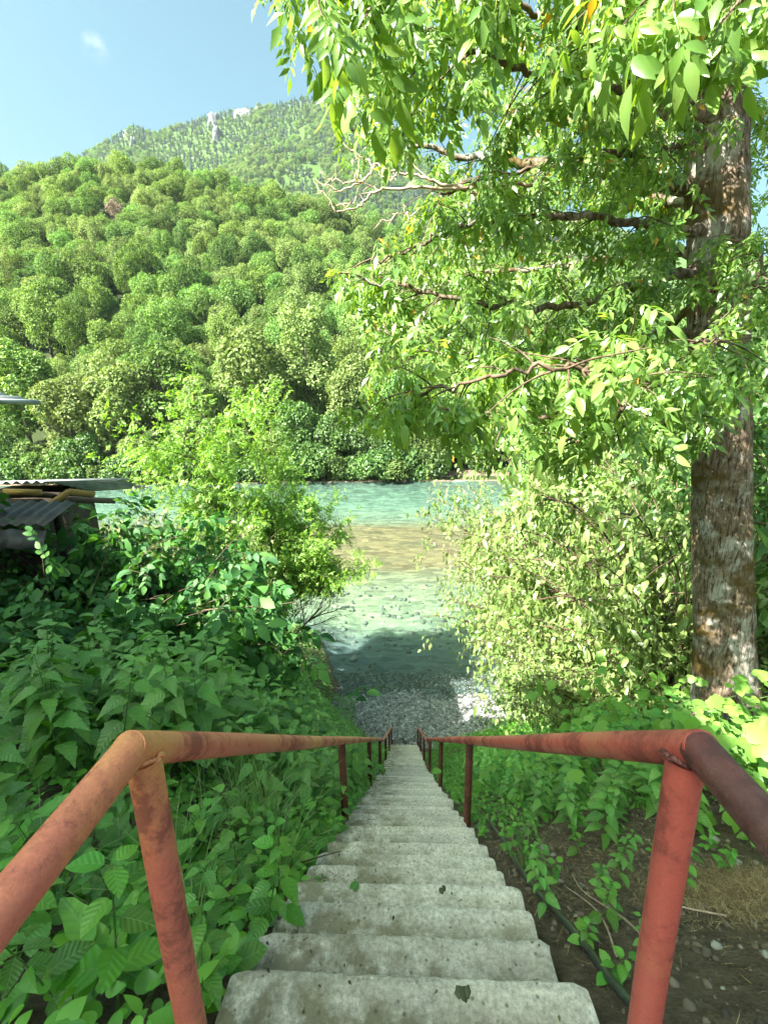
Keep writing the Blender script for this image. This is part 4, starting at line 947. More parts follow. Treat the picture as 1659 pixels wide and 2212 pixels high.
# ------------------------------------------------------------------ the little ash by the river
ra = np.random.RandomState(14)
AB = PY(560, 1330, 17.6); ax_, ay_ = AB[0], 17.6; az_ = gz(ax_, ay_)
ash = empty('ash_tree', (ax_, ay_, az_)); tag(ash, 'slender bright green ash tree standing by the river left of the stairs', 'tree')
tips = []; mb = MB()
def grow(p, d, L, r, lvl):
    n = 6; pts = [p]
    for k in range(n):
        p = p + d * L / n; pts.append(p); d = nrm(d + ra.normal(0, .09, 3) + np.array([0, 0, .05]))
    pts = np.array(pts); tube(mb, pts, np.linspace(r, r * .5, n + 1), 6 if lvl > 1 else 4, cap=False)
    if lvl <= 1:
        for q in pts[1:]: tips.append((q, d, L))
    if lvl == 0: return
    for k in range({3: 8, 2: 6, 1: 4}[lvl]):
        f = ra.uniform(.22, 1.0); b_ = np.array([np.interp(f * n, np.arange(n + 1), pts[:, z_]) for z_ in range(3)])
        a_ = ra.uniform(0, 6.283); s1 = nrm(np.cross(d, [.3, .2, 1.0])); s2 = np.cross(d, s1)
        nd = nrm(d * .75 + (s1 * math.cos(a_) + s2 * math.sin(a_)) * ra.uniform(.55, 1.0) + np.array([0, 0, .12]))
        grow(b_, nd, L * ra.uniform(.42, .62), r * .45, lvl - 1)
topz = PY(560, 860, 17.6)[2] - az_
for tx, ty, hl in ((.02, .0, .74), (-.12, .06, .56), (.14, -.06, .56), (-.35, .1, .44), (.42, -.1, .40), (.05, .35, .42), (-.12, -.35, .38), (.7, .1, .32), (-.65, -.1, .32)):
    grow(np.array([ra.uniform(-.25, .25), ra.uniform(-.25, .25), 0.]), nrm(np.array([tx, ty, 1.0])), topz * hl, .06, 3)
mb.build('trunk', M['twig'], ash, True)
tp_ = np.array([q[0] for q in tips]); td_ = np.array([q[1] for q in tips]); ash.scale = (.90, .90, .88); ash.location.x += .25; k_ = 4
tp_ = np.repeat(tp_, k_, 0) + ra.normal(0, .13, (len(tp_) * k_, 3)); td_ = np.repeat(td_, k_, 0); n = len(tp_)
low_ = (PY(600, 1290, 17.6)[2] - az_) / .88; okl = tp_[:, 2] > low_ + ra.uniform(-.5, .4, n) + np.clip(tp_[:, 0], 0, 4) * .35; tp_ = tp_[okl]; td_ = td_[okl]; n = len(tp_)
dr = nrm(td_ * .5 + ra.normal(0, .6, (n, 3)) + np.array([0, 0, -.25])); upv = nrm(np.array([[0, 0, 1.0]]) + ra.normal(0, .45, (n, 3)))
ASH = compound(3, .25, 9, leaflet=DIAMOND, size=.42, width=.75); ASH = (ASH[0], ASH[1][6:])
s = .28 * ra.uniform(.65, 1.3, n); V, F = rep(ASH[0], ASH[1], frames(dr, upv) * s[:, None, None], tp_)
sel = n
o = MB().add(V, F).build('crown', M['willow'], ash); o['kind'] = 'stuff'
print('ash leaves', n, 'tris', len(F))

# ------------------------------------------------------------------ nettles and weeds, leaf by leaf
def plant(name, kind, seed, h, detail=True):
    """a prototype: list of (mesh data for stem) and leaf transforms"""
    r = np.random.RandomState(seed); lean = r.uniform(-.16, .16, 2); n = 7
    pts = np.array([[lean[0] * (t_ ** 1.6) * h, lean[1] * (t_ ** 1.6) * h, t_ * h * (1 - .04 * t_)] for t_ in np.linspace(0, 1, n)])
    L = []
    if kind == 'nettle':
        np_ = 10
        for i in range(np_):
            f = .28 + .70 * i / (np_ - 1); b_ = np.array([np.interp(f * (n - 1), np.arange(n), pts[:, z_]) for z_ in range(3)])
            ln_ = (.20 * (1 - .72 * max(0, (f - .55) / .45) ** 1.2)) * r.uniform(.85, 1.15)
            for sgn in (0, math.pi):
                a_ = (i % 2) * math.pi / 2 + sgn + r.uniform(-.35, .35); el = r.uniform(-.35, .15) + (.5 if f > .9 else 0)
                L.append((b_, np.array([math.cos(a_), math.sin(a_), el]), ln_))
    else:
        np_ = 5
        for i in range(np_):
            f = .35 + .65 * i / (np_ - 1); b_ = np.array([np.interp(f * (n - 1), np.arange(n), pts[:, z_]) for z_ in range(3)])
            for sgn in (0, math.pi) if i < np_ - 1 else (0, 2.1, 4.2):
                a_ = i * 1.35 + sgn + r.uniform(-.4, .4)
                L.append((b_, np.array([math.cos(a_), math.sin(a_), r.uniform(-.1, .35)]), r.uniform(.09, .14) * (1 - .1 * i)))
    return pts, L
BRAMBLE = blade([0, .08, .18, .28, .38, .48, .58, .68, .78, .9, 1], [0, .13, .24, .27, .31, .30, .29, .23, .18, .08, 0], .35, .45, .08)
NETTLE_FAR = blade([0, .15, .4, .7, 1], [0, .27, .27, .14, 0], .20, .5)
LEAFM = {'weed2': MB().add(*BRAMBLE).mesh('leaf', M['nettle_near'], True), 'nettle': MB().add(*NETTLE).mesh('leaf', M['nettle_near'], True), 'weed': MB().add(*OVATE).mesh('leaf', M['weed_near'], True), 'dock': MB().add(*DOCK).mesh('leaf', M['weed_near'], True), 'hop': MB().add(*PALM).mesh('leaf', M['hop'], True)}
LT = {'weed2': BRAMBLE, 'nettle': NETTLE, 'weed': OVATE, 'dock': DOCK, 'hop': PALM}
def make_proto(name, kind, seed, h, cat, split=True):
    r = np.random.RandomState(seed + 500); pts, L = plant(name, kind, seed, h); root = empty(name); 
    mb = MB(); tube(mb, pts, np.linspace(.0045, .0018, len(pts)), 5)
    for b_, d, ln_ in L:
        dn = nrm(d); tube(mb, [b_, b_ + dn * ln_ * .22], [.0016, .0012], 3, cap=False)
    if split:
        mb.build('stem', M['stem'], root)
    big = MB()
    for b_, d, ln_ in L:
        dn = nrm(d); upv = nrm(np.array([0, 0, 1.0]) + r.normal(0, .25, 3)); Mx = frames(dn[None], upv[None])[0] * ln_; p = b_ + dn * ln_ * .2
        if split:
            o = link('leaf', LEAFM[kind], root); m4 = np.eye(4); m4[:3, :3] = Mx; m4[:3, 3] = p; o.matrix_local = Matrix(m4.tolist())
        else:
            lt4 = NETTLE_FAR if kind == 'nettle' else LT[kind]; big.add(lt4[0] @ Mx.T + p, lt4[1], 0)
    if not split:
        for v_, f_ in zip(mb.v, mb.f): pass
        st_ = MB(); tube(st_, pts, np.linspace(.0045, .0018, len(pts)), 5); big.add(st_.v[0], st_.f[0], 1)
        col.objects.unlink(root); bpy.data.objects.remove(root)
        return big.mesh(name, [M[kind if kind in M else 'weed'], M['stem']])
    return root
rn = np.random.RandomState(31)
NP = [make_proto('nettle', 'nettle', i, 1.0, 'nettle') for i in range(5)]
NM = [make_proto('nettle', 'nettle', 20 + i, 1.0, 'nettle', False) for i in range(5)]
used = set()
def put(protos, x, y, h, rz, label, cat, group, tilt=(0, 0), zoff=0.0, width=1.0):
    i = rn.randint(len(protos)); pr = protos[i]
    if isinstance(pr, bpy.types.Mesh):
        c = link(pr.name.split('.')[0], pr)
    else:
        c = pr if pr.name not in used else copy_tree(pr)
        used.add(pr.name)
    c.location = (x, y, gz(x, y) - .02 + zoff); c.scale = (h * width, h * width, h); c.rotation_euler = (tilt[0], tilt[1], rz); tag(c, label, cat, group); return c
def in_view(x, y, z, m=60):
    l = (np.array([x, y, z]) - CAM) @ CR
    if l[2] > -.15: return False
    px = 829.5 - l[0] / l[2] * 1000; py = 1106 + l[1] / l[2] * 1000
    return -m < px < 1659 + m and -m < py < 2212 + m
# tall nettle bank left; the farther ones, past counting, are one mass
far_n = {'left': MB(), 'right': MB()}
NFAR = []
for q in NM:
    vv = np.empty(len(q.vertices) * 3, np.float32); q.vertices.foreach_get('co', vv); ff = [tuple(p_.vertices) for p_ in q.polygons if len(p_.vertices) == 3]
    NFAR.append((vv.reshape(-1, 3).astype(float), np.array(ff)))
def far_nettle(side, x, y, h, wd):
    v_, f_ = NFAR[rn.randint(5)]; a_ = rn.uniform(0, 6.28); Rm = np.array([[math.cos(a_), -math.sin(a_), 0], [math.sin(a_), math.cos(a_), 0], [0, 0, 1]])
    far_n[side].add((v_ * np.array([h * wd, h * wd, h])) @ Rm.T + np.array([x, y, gz(x, y) - .02]), f_)
cnt = 0
for gy_ in np.arange(1.9, 12.5, .29):
    for gx_ in np.arange(-5.8, -.55, .30):
        x = gx_ + rn.uniform(-.13, .13); y = gy_ + rn.uniform(-.13, .13); e = -.5 - x
        if y < 2.3 + .55 * max(0, 1.5 - e) and e < 1.7: continue
        if y < 2.4 and x > -2.2: continue
        hh_ = np.interp(e, [0, .35, 1.0, 2.0, 4.5], [.7, .95, 1.2, 1.3, 1.1]) * rn.uniform(.78, 1.15) * np.interp(y, [1.9, 3, 5, 6.5, 10], [.7, .95, 1.0, .72, .55])
        if not in_view(x, y, gz(x, y) + hh_): continue
        near = y < 4.9 and e < 3.3
        if near:
            put(NP, x, y, hh_, rn.uniform(0, 6.28), 'tall dark green nettle in the dense bank left of the stairs', 'nettle', 'nettles left of the stairs', rn.uniform(-.12, .12, 2)); cnt += 1
        else: far_nettle('left', x, y, hh_, rn.uniform(.9, 1.2))
for gy_ in np.arange(2.4, 8.5, .34):
    for gx_ in np.arange(.75, 3.6, .34):
        x = gx_ + rn.uniform(-.15, .15); y = gy_ + rn.uniform(-.15, .15); e = x - .5
        if e < .5 and rn.rand() < .7: continue
        if y < 2.5 and e < 1.0: continue
        hh_ = np.interp(e, [.2, .8, 2, 3], [.3, .55, .8, .9]) * rn.uniform(.75, 1.15)
        if not in_view(x, y, gz(x, y) + hh_): continue
        near = y < 4.4
        if near: put(NP, x, y, hh_, rn.uniform(0, 6.28), 'bushy mid green nettle under the right handrail', 'nettle', 'nettles right of the stairs', rn.uniform(-.1, .1, 2), 0, 1.15); cnt += 1
        else: far_nettle('right', x, y, hh_, 1.15)
print('nettles', cnt)
tag(far_n['left'].build('nettle_bed', M['nettle']), 'mass of nettles on the bank left of the stairs, farther down towards the river', 'nettles', None, 'stuff')
tag(far_n['right'].build('nettle_bed', M['nettle']), 'mass of small nettles beyond the second right post', 'nettles', None, 'stuff')
# broad-leaved weeds low left, beside the steps
WPp = [make_proto('broadleaf_weed', 'weed' if i in (0, 2, 3) else 'weed2', 40 + i, (.42, .46, .36, .44, .5)[i], 'weed') for i in range(5)]
cnt = 0
for gy_ in np.arange(.95, 3.4, .23):
    for gx_ in np.arange(-2.1, -.48, .23):
        x = gx_ + rn.uniform(-.1, .1); y = gy_ + rn.uniform(-.1, .1)
        if not in_view(x, y, gz(x, y) + .25) or rn.rand() < .3: continue
        if x > -.62 and 1.5 < y < 2.0: continue
        put(WPp, x, y, rn.uniform(.65, 1.25), rn.uniform(0, 6.28), 'light green broad-leaved weed low beside the steps, behind the left post', 'weed', 'broad-leaved weeds left of the steps', rn.uniform(-.2, .2, 2)); cnt += 1
for x, y in [(.72, 2.0), (.8, 2.15), (.95, 1.75), (1.05, 1.85), (.9, 1.62), (.68, 2.35), (.62, 1.55), (.66, 1.3), (.75, 2.6), (1.2, 2.1), (1.6, 1.9), (1.35, 1.15), (1.5, 1.05), (.64, 1.75), (.62, 1.1), (1.75, 2.2), (.6, 2.9), (.62, 3.4), (.65, 3.9), (.62, 4.5), (.85, 1.25), (.78, 1.45), (1.1, 2.35), (1.35, 2.5), (1.5, 2.3), (.9, 2.7), (1.0, 2.9), (1.25, 2.75), (.7, 1.9), (1.75, 1.05), (1.9, 1.25), (1.15, .95), (1.3, 1.75), (2.0, 2.2)]:
    put(WPp, x, y, rn.uniform(.35, .65), rn.uniform(0, 6.28), 'small green weed sprouting from the bare soil right of the steps', 'weed', 'small weeds on the right soil', rn.uniform(-.2, .2, 2))
for k, y in enumerate(np.arange(1.0, 8.0, .11)):
    x = -.42 + rn.uniform(-.14, .08) - (.12 if 1.55 < y < 2.1 else 0); put(WPp, x, y, rn.uniform(.55, .95), rn.uniform(0, 6.28), 'green weed leaning over the left edge of the steps', 'weed', 'weeds overhanging the step ends', (rn.uniform(-.2, .2), rn.uniform(.1, .5)))
# dock rosettes
def dock(x, y, s, lab):
    root = empty('dock_plant', (x, y, gz(x, y))); tag(root, lab, 'dock plant', 'dock plants low on the left')
    for k in range(7):
        a_ = k * 2.4 + rn.uniform(-.3, .3); d = nrm(np.array([math.cos(a_), math.sin(a_), rn.uniform(.6, 1.6)])); Mx = frames(d[None], np.array([[-d[0], -d[1], 1.0]]))[0] * s * rn.uniform(.8, 1.2)
        o = link('leaf', LEAFM['dock'], root); m4 = np.eye(4); m4[:3, :3] = Mx; m4[:3, 3] = (d * .02); o.matrix_local = Matrix(m4.tolist())
for x, y, s in [(-1.15, 1.35, .25), (-1.4, 1.75, .28), (-.95, 1.05, .22), (-1.75, 1.5, .26), (-1.2, 2.0, .24)]: dock(x, y, s, 'dock plant with long upright toothed leaves below the left handrail')
# hop vine with lobed leaves, lower right
def hop(x, y, n, sx_, sz_, ln_, lab, seed):
    r = np.random.RandomState(seed); root = empty('hop_vine', (x, y, gz(x, y))); tag(root, lab, 'vine'); mb = MB()
    for s_ in range(6):
        q = [np.array([r.uniform(-.2, .2) * sx_, r.uniform(-.2, .2), 0])]
        for k in range(6): q.append(q[-1] + np.array([r.uniform(-.3, .3) * sx_, r.uniform(-.12, .05), sz_ / 6 * r.uniform(.6, 1.2)]))
        tube(mb, q, np.linspace(.005, .002, 7), 4)
    mb.build('stem', M['stem'], root)
    for k in range(n):
        p = np.array([r.normal(0, .45) * sx_, r.normal(-.1, .22), abs(r.normal(.5, .3)) * sz_]); a_ = r.uniform(-2.6, -.5)
        d = nrm(np.array([math.cos(a_) + r.normal(0, .3), math.sin(a_) * .8, -.25 + r.normal(0, .25)])); upv = nrm(np.array([-.2, -.55, .9]) + r.normal(0, .3, 3))
        o = link('leaf', LEAFM['hop'], root); m4 = np.eye(4); m4[:3, :3] = frames(d[None], upv[None])[0] * ln_ * r.uniform(.6, 1.25); m4[:3, 3] = p; o.matrix_local = Matrix(m4.tolist())
hop(2.75, 3.5, 170, 1.25, 1.05, .095, 'pale green hop vine covering the foot of the walnut trunk', 1)
hop(2.35, 2.55, 110, .8, 1.1, .11, 'hop vine with large lobed leaves at the right picture edge', 2)
hop(3.3, 5.6, 130, 1.4, 1.5, .105, 'sunlit hop vine left of the walnut trunk', 3)
hop(1.75, 4.6, 80, 1.1, .65, .09, 'low sunlit hop vine just above the right handrail', 4)

# ------------------------------------------------------------------ ground cover, grass, litter
r = np.random.RandomState(8)
def carpet(name, n, xr, yr, leaf, mat, hgt, label, cat, mask=None, tmpl=SMALL):
    x = r.uniform(*xr, n); y = r.uniform(*yr, n); z = G(x, y)
    ok = np.ones(n, bool)
    if mask is not None: ok &= mask(x, y, z)
    x, y, z = x[ok], y[ok], z[ok]; m_ = len(x); a_ = r.uniform(0, 6.28, m_)
    d = np.stack([np.cos(a_), np.sin(a_), r.uniform(-.3, .6, m_)], -1); upv = np.array([[0, 0, 1.0]]) + r.normal(0, .4, (m_, 3))
    hh_ = hgt * (.4 + .9 * np.clip(fbm(x * 1.2, y * 1.2, 3) + .45, 0, 1)) * r.uniform(.1, 1, m_)
    V, F = rep(tmpl[0], tmpl[1], frames(d, upv) * (leaf * r.uniform(.5, 1.3, m_))[:, None, None], np.stack([x, y, z + hh_], -1))
    return tag(MB().add(V, F).build(name, mat), label, cat, None, 'stuff')
land = lambda x, y, z: (z > .08)
carpet('ground_cover', 26000, (.55, 5), (2.6, 12), .055, M['cover'], .16, 'low green ground cover on the slope right of the stairs', 'ground cover', lambda x, y, z: land(x, y, z) & (fbm(x * .8, y * .8, 3) > -.22 + np.clip(3.4 - y, 0, 1) * .4) & ((y > 3.0) | (x < .9)))
carpet('river_herbs', 20000, (.9, 8), (11, 23), .09, M['cover'], .45, 'lush low herbs at the foot of the right bank beside the beach', 'ground cover', lambda x, y, z: land(x, y, z) & (x > .6 + np.interp(y, [12.5, 17], [0, 3.5])))
carpet('bank_herbs', 34000, (-8, -.52), (6, 27), .10, M['nettle'], .45, 'low dark herbs on the bank left of the stairs', 'ground cover', lambda x, y, z: land(x, y, z) & (x < -.35 - np.interp(y, [12, 17], [0, 1.75])))
carpet('verge_herbs', 6500, (-3.0, -.45), (.7, 6), .06, M['weed'], .2, 'tangle of small leaves on the ground left of the stairs', 'ground cover', lambda x, y, z: (fbm(x * 1.1 + 5, y * 1.1, 3) > -.12), OVATE)
def tuft(mb, c, n, h, spread, rr_):
    for k in range(n):
        a_ = rr_.uniform(0, 6.28); l = h * rr_.uniform(.6, 1.2); o_ = np.array([math.cos(a_), math.sin(a_), 0]); sd = np.array([-o_[1], o_[0], 0]) * rr_.uniform(.0018, .0036)
        b0 = np.array(c) + o_ * rr_.uniform(0, .03); bend = spread * rr_.uniform(.3, 1.3); V = []
        for t_ in (0, .35, .7, 1.0): V += [b0 + o_ * bend * l * t_ ** 2 + np.array([0, 0, l * (t_ - .35 * bend * t_ * t_)]) + sg * sd * (1 - .85 * t_) for sg in (-1, 1)]
        mb.add(V, [(0, 1, 3, 2), (2, 3, 5, 4), (4, 5, 7, 6)])
for k, (x, y, n, h) in enumerate([(-1.0, 2.25, 90, .42), (-.92, 2.5, 70, .40), (-1.12, 2.05, 60, .38), (-.78, 2.1, 50, .32), (-.62, 1.75, 30, .26), (-.66, 1.9, 30, .3), (-1.35, 1.3, 40, .3), (-1.6, 1.15, 40, .3), (-.75, 1.2, 26, .25), (-1.05, 1.6, 40, .32), (.8, 2.45, 24, .2), (.7, 2.15, 20, .18), (-.85, 2.9, 40, .4)]):
    mb = MB(); tuft(mb, (0, 0, 0), int(n * 1.3), h * (1.5 if x < 0 else 1.0), .75, r); o = mb.build('grass_tuft', M['grass']); o.location = (x, y, gz(x, y))
    tag(o, 'tuft of long pale grass blades under the left handrail' if x < 0 else 'short grass tuft on the soil right of the steps', 'grass tuft', 'grass tufts left of the steps' if x < 0 else 'grass tufts right of the steps')
# heap of dry cut grass, lower right
def strands(name, cx, cy, sx_, sy_, n, ht, ln_, mat, label, cat):
    x = r.normal(cx, sx_, n); y = r.normal(cy, sy_, n); z = G(x, y) + ht * np.exp(-((x - cx) / (1.6 * sx_)) ** 2 - ((y - cy) / (1.6 * sy_)) ** 2) * r.uniform(.3, 1, n)
    a_ = r.uniform(0, 6.28, n); d = np.stack([np.cos(a_), np.sin(a_), r.uniform(-.35, .45, n)], -1); st = (np.array([(-.022, 0, 0), (.022, 0, 0), (.018, .5, .12), (-.018, .5, .12), (0, 1, 0)]), None)
    V, _ = rep(st[0], np.array([(0, 1, 2)]), frames(d, np.array([[0, 0, 1.0]]) + r.normal(0, .5, (n, 3))) * (ln_ * r.uniform(.5, 1.5, n))[:, None, None], np.stack([x, y, z], -1))
    b0 = np.arange(n)[:, None, None] * 5; F1 = (np.array([[(0, 1, 2), (0, 2, 3), (3, 2, 4)]]) + b0).reshape(-1, 3)
    return tag(MB().add(V, F1).build(name, mat), label, cat, None, 'stuff')
strands('dry_grass', 1.55, 1.62, .17, .16, 16000, .06, .036, M['straw'], 'heap of matted dry brown grass on the soil at lower right', 'dry grass')
strands('dry_grass', -.72, 2.15, .10, .16, 1500, .04, .06, M['straw'], 'patch of dry orange-brown straw beside the steps on the left', 'dry grass')
strands('soil_litter', 1.2, 2.2, .5, .6, 7000, .015, .035, M['straw'], 'scattered dry stalks and litter over the bare soil at right', 'litter')
# hose along the right side of the steps
hp = [(.66, .72), (.63, 1.0), (.645, 1.35), (.64, 1.75), (.66, 2.15), (.70, 2.6), (.72, 3.2)]
q = np.array([(x, y, gz(x, y) + .03) for x, y in hp]); mb = MB(); tube(mb, smooth_line(q, 40), .0135, 12)
tag(mb.build('hose', M['hose'], None, True), 'black plastic hose lying along the right edge of the steps', 'hose')
# twigs
for k, pts2 in enumerate([[(.78, 1.05), (.86, 1.35), (.83, 1.7), (.88, 1.95)], [(1.15, 1.05), (1.3, 1.2), (1.45, 1.22)], [(1.25, 1.42), (1.12, 1.5), (1.1, 1.62)], [(.95, 2.3), (1.1, 2.2), (1.3, 2.25)], [(.72, 1.2), (.8, 1.5), (.78, 1.8)], [(-.6, 1.95), (-.45, 1.98), (-.36, 2.05)]]):
    q = np.array([(x, y, gz(x, y) + .02 + .01 * i) for i, (x, y) in enumerate(pts2)])
    if k == 5: q[:, 2] = [gz(-.6, 1.95) + .1, float(stair_z(1.98)) + .02, float(stair_z(2.05)) + .03]
    mb = MB(); tube(mb, smooth_line(q, 14), np.linspace(.005, .002, 14), 6); tag(mb.build('twig', M['deadwood'] if k % 2 == 0 else M['twig'], None, True), ['long thin dry stalk lying beside the hose', 'curved grey twig at the lower right edge', 'short bent twig beside the dry grass heap', 'pale twig behind the small weeds on the soil', 'second thin stalk nearest the steps', 'small dark twig poking onto the steps from the left'][k], 'twig')
# stones
IV = []; ph = (1 + 5 ** .5) / 2
for a_, b_ in ((1, ph), (-1, ph), (1, -ph), (-1, -ph)): IV += [(0, a_, b_), (a_, b_, 0), (b_, 0, a_)]
IV = nrm(np.array(IV, float))
def hull_faces(v):
    import itertools
    f = []
    for a_, b_, c_ in itertools.combinations(range(len(v)), 3):
        n = np.cross(v[b_] - v[a_], v[c_] - v[a_]); d = (v - v[a_]) @ n
        if (d <= 1e-6).all(): f.append((a_, b_, c_))
        elif (d >= -1e-6).all(): f.append((a_, c_, b_))
    return np.array(f)
IF = hull_faces(IV)
for k, (x, y, s, lab) in enumerate([(1.06, 1.22, .017, 'white round pebble on the soil close to the right post'), (1.17, 1.16, .014, 'small white pebble near the lower right twig'), (1.24, 1.17, .016, 'white pebble right of the small white one'), (1.75, 2.0, .028, 'pale stone at the upper edge of the dry grass heap'), (1.28, 1.1, .012, 'tiny pale pebble at the lower right'), (.92, 2.5, .022, 'grey stone among weeds beside the steps'), (1.9, 2.35, .03, 'pale grey stone under the right nettles'), (.8, 2.85, .03, 'greyish stone near the second right post')]):
    v_ = IV * (np.array([1.2, 1, .7]) * s) * r.uniform(.85, 1.15, (12, 1)); o = MB().add(v_, IF).build('stone', M['stone'], None, True); o.location = (x, y, gz(x, y) + s * .4); o.rotation_euler = (0, 0, k); tag(o, lab, 'stone')
def pebbles(name, n, fn, smin, smax, mat, label, power=2.5):
    x, y, z = fn(n); n = len(x); s = smin + (smax - smin) * r.uniform(0, 1, n) ** power
    a_ = r.uniform(0, 6.28, n); d = np.stack([np.cos(a_), np.sin(a_), r.uniform(-.3, .3, n)], -1); Mx = frames(d, np.array([[0, 0, 1.0]]) + r.normal(0, .2, (n, 3))) * s[:, None, None] * np.stack([np.full(n, 1.0), r.uniform(1, 1.5, n), r.uniform(.4, .75, n)], -1)[:, None, :]
    V, F = rep(IV * r.uniform(.85, 1.12, (12, 1)), IF, Mx, np.stack([x, y, z + s * .15], -1)); return tag(MB().add(V, F).build(name, mat), label, 'gravel', None, 'stuff')
def fs(n):
    x = r.uniform(.58, 2.4, n); y = r.uniform(.7, 3.6, n); return x, y, G(x, y)
pebbles('soil_clods', 2600, fs, .004, .02, M['clod'], 'crumbs of earth and grit on the bare soil right of the steps', 3.0)
def fb(n):
    y = r.uniform(14.8, 21, n); x = r.uniform(-4, 6, n); z = G(x, y); ok = (z < .75) & (z > -.35) & ~((np.abs(x) < .5) & (y < 15.3)) & (x > -.8 - np.interp(y, [12, 17], [0, 2.4])) & (x < .9 + np.interp(y, [12.5, 17], [0, 3.9])); return x[ok], y[ok], z[ok]
pebbles('beach_pebbles', 12000, fb, .02, .085, M['pebble'], 'grey pebbles covering the beach at the foot of the stairs')
def fr_(n):
    y = r.uniform(19.5, 33, n); x = r.uniform(-7, 8, n); z = G(x, y); ok = z < -.15; return x[ok], y[ok], z[ok]
pebbles('river_stones', 900, fr_, .04, .2, M['river_stone'], 'rounded stones on the river bed seen through clear water', 3.5)
# fallen leaves on the steps
for k, (x, y, lab) in enumerate([(-.22, 1.66, 'small pale green leaf fallen on a step near the left weeds'), (-.14, 2.5, 'yellow-green leaf fallen on a step farther down')]):
    o = link('fallen_leaf', LEAFM['weed']); n_ = math.floor((y - .725) / .2381); o.location = (x, y, 12.11 - .2 * (n_ + 1) + .012); o.scale = (.06,) * 3; o.rotation_euler = (0, 0, 2.5 + k); tag(o, lab, 'leaf')

n = 520; k_ = r.randint(0, 46, n); xl = np.clip(-.5 + np.abs(r.normal(0, .28, n)), -.5, .48); flip = r.rand(n) < .25; xl = np.where(flip, r.uniform(-.4, .48, n), xl); yl = .725 + .2381 * k_ - r.uniform(.0, .12, n); zl_ = 12.11 - .2 * k_ + .008
ok = k_ < 33; xl, yl, zl_ = xl[ok], yl[ok], zl_[ok]; n = len(xl); a_ = r.uniform(0, 6.28, n); d = np.stack([np.cos(a_), np.sin(a_), r.uniform(-.1, .15, n)], -1)
V, F = rep(SMALL[0], SMALL[1], frames(d, np.array([[0, 0, 1.0]]) + r.normal(0, .2, (n, 3))) * (r.uniform(.006, .02, n))[:, None, None], np.stack([xl, yl, zl_], -1))
tag(MB().add(V, F).build('step_litter', M['litter']), 'dry leaf crumbs and bits of dirt scattered on the steps', 'litter', None, 'stuff')
for k, (nn, x, lab) in enumerate([(1, .155, 'dark mossy clump on the second visible step, right of its middle'), (4, .165, 'small dark mossy hole on a step farther down')]):
    v_ = np.concatenate([IV * np.array([.016, .022, .007]) * r.uniform(.7, 1.2, (12, 1)) + np.array([r.normal(0, .006), r.normal(0, .007), 0]) for _ in range(4)]); f_ = np.concatenate([IF + 12 * q for q in range(4)])
    o = MB().add(v_, f_).build('moss_clump', M['moss'], None, True); o.location = (x, .725 + .2381 * nn - .045, 12.11 - .2 * nn + .003); o.scale = (.9, .9, .8) if k == 0 else (.7, .7, .6); tag(o, lab, 'moss')
# ------------------------------------------------------------------ sheds on the left
def corrugated(name, A, B, C, waves, amp, thick, mat, parent, off):
    """sheet with corner A, ridges running A->B, waves counted A->C"""
    A, B, C = map(np.array, (A, B, C)); nrmv = nrm(np.cross(B - A, C - A)); nrmv = nrmv if nrmv[2] > 0 else -nrmv; n = waves * 6
    V = []
    for top in (0, 1):
        for i in range(n + 1):
            h_ = math.sin(i / 6 * 2 * math.pi) * amp
            for e in (A, B): V.append(e + (C - A) * i / n + nrmv * (h_ - top * thick) - off)
    m_ = 2 * (n + 1); F = [(2 * i, 2 * i + 1, 2 * i + 3, 2 * i + 2) for i in range(n)] + [(m_ + 2 * i, m_ + 2 * i + 2, m_ + 2 * i + 3, m_ + 2 * i + 1) for i in range(n)]
    F += [(2 * i, 2 * i + 2, m_ + 2 * i + 2, m_ + 2 * i) for i in range(n)] + [(2 * i + 1, m_ + 2 * i + 1, m_ + 2 * i + 3, 2 * i + 3) for i in range(n)] + [(0, m_, m_ + 1, 1), (2 * n, 2 * n + 1, m_ + 2 * n + 1, m_ + 2 * n)]
    return MB().add(V, F).build(name, mat, parent)
sh = empty('shed', (-7.6, 8.5, gz(-7.6, 8.5))); off = np.array(sh.location); tag(sh, 'low dark shed with pale sheet roof and yellow rafters at the left edge', 'shed')
A_ = PY(-120, 1030, 8.0); B_ = PY(-330, 1060, 10.5); C_ = PY(232, 1049, 10.6)
p1 = PY(-200, 1038, 8.2); p2 = PY(120, 1036, 9.2); p3 = PY(235, 1056, 10.8)
rz_ = p2[2] + .02
corrugated('roof_sheet', (p1[0], 8.4, rz_ + .05), (p1[0], 11.4, rz_ - .42), (p2[0], 8.9, rz_ + .0), 12, .03, .012, M['sheet_pale'], sh, off)
corrugated('roof_sheet', (p2[0], 8.95, rz_ - .01), (p2[0], 11.4, rz_ - .40), (p3[0], 10.2, p3[2] + .06), 7, .03, .012, M['sheet_pale'], sh, off)
mb = MB(); gzz = off[2]
box(mb, ((p1[0] + p2[0]) / 2 - off[0], 9.6 - off[1], (rz_ - .35 - gzz) / 2 + .0), (abs(p2[0] - p1[0]) * .92, 1.6, rz_ - .35 - gzz)); mb.build('wall', M['wood_dark'], sh)
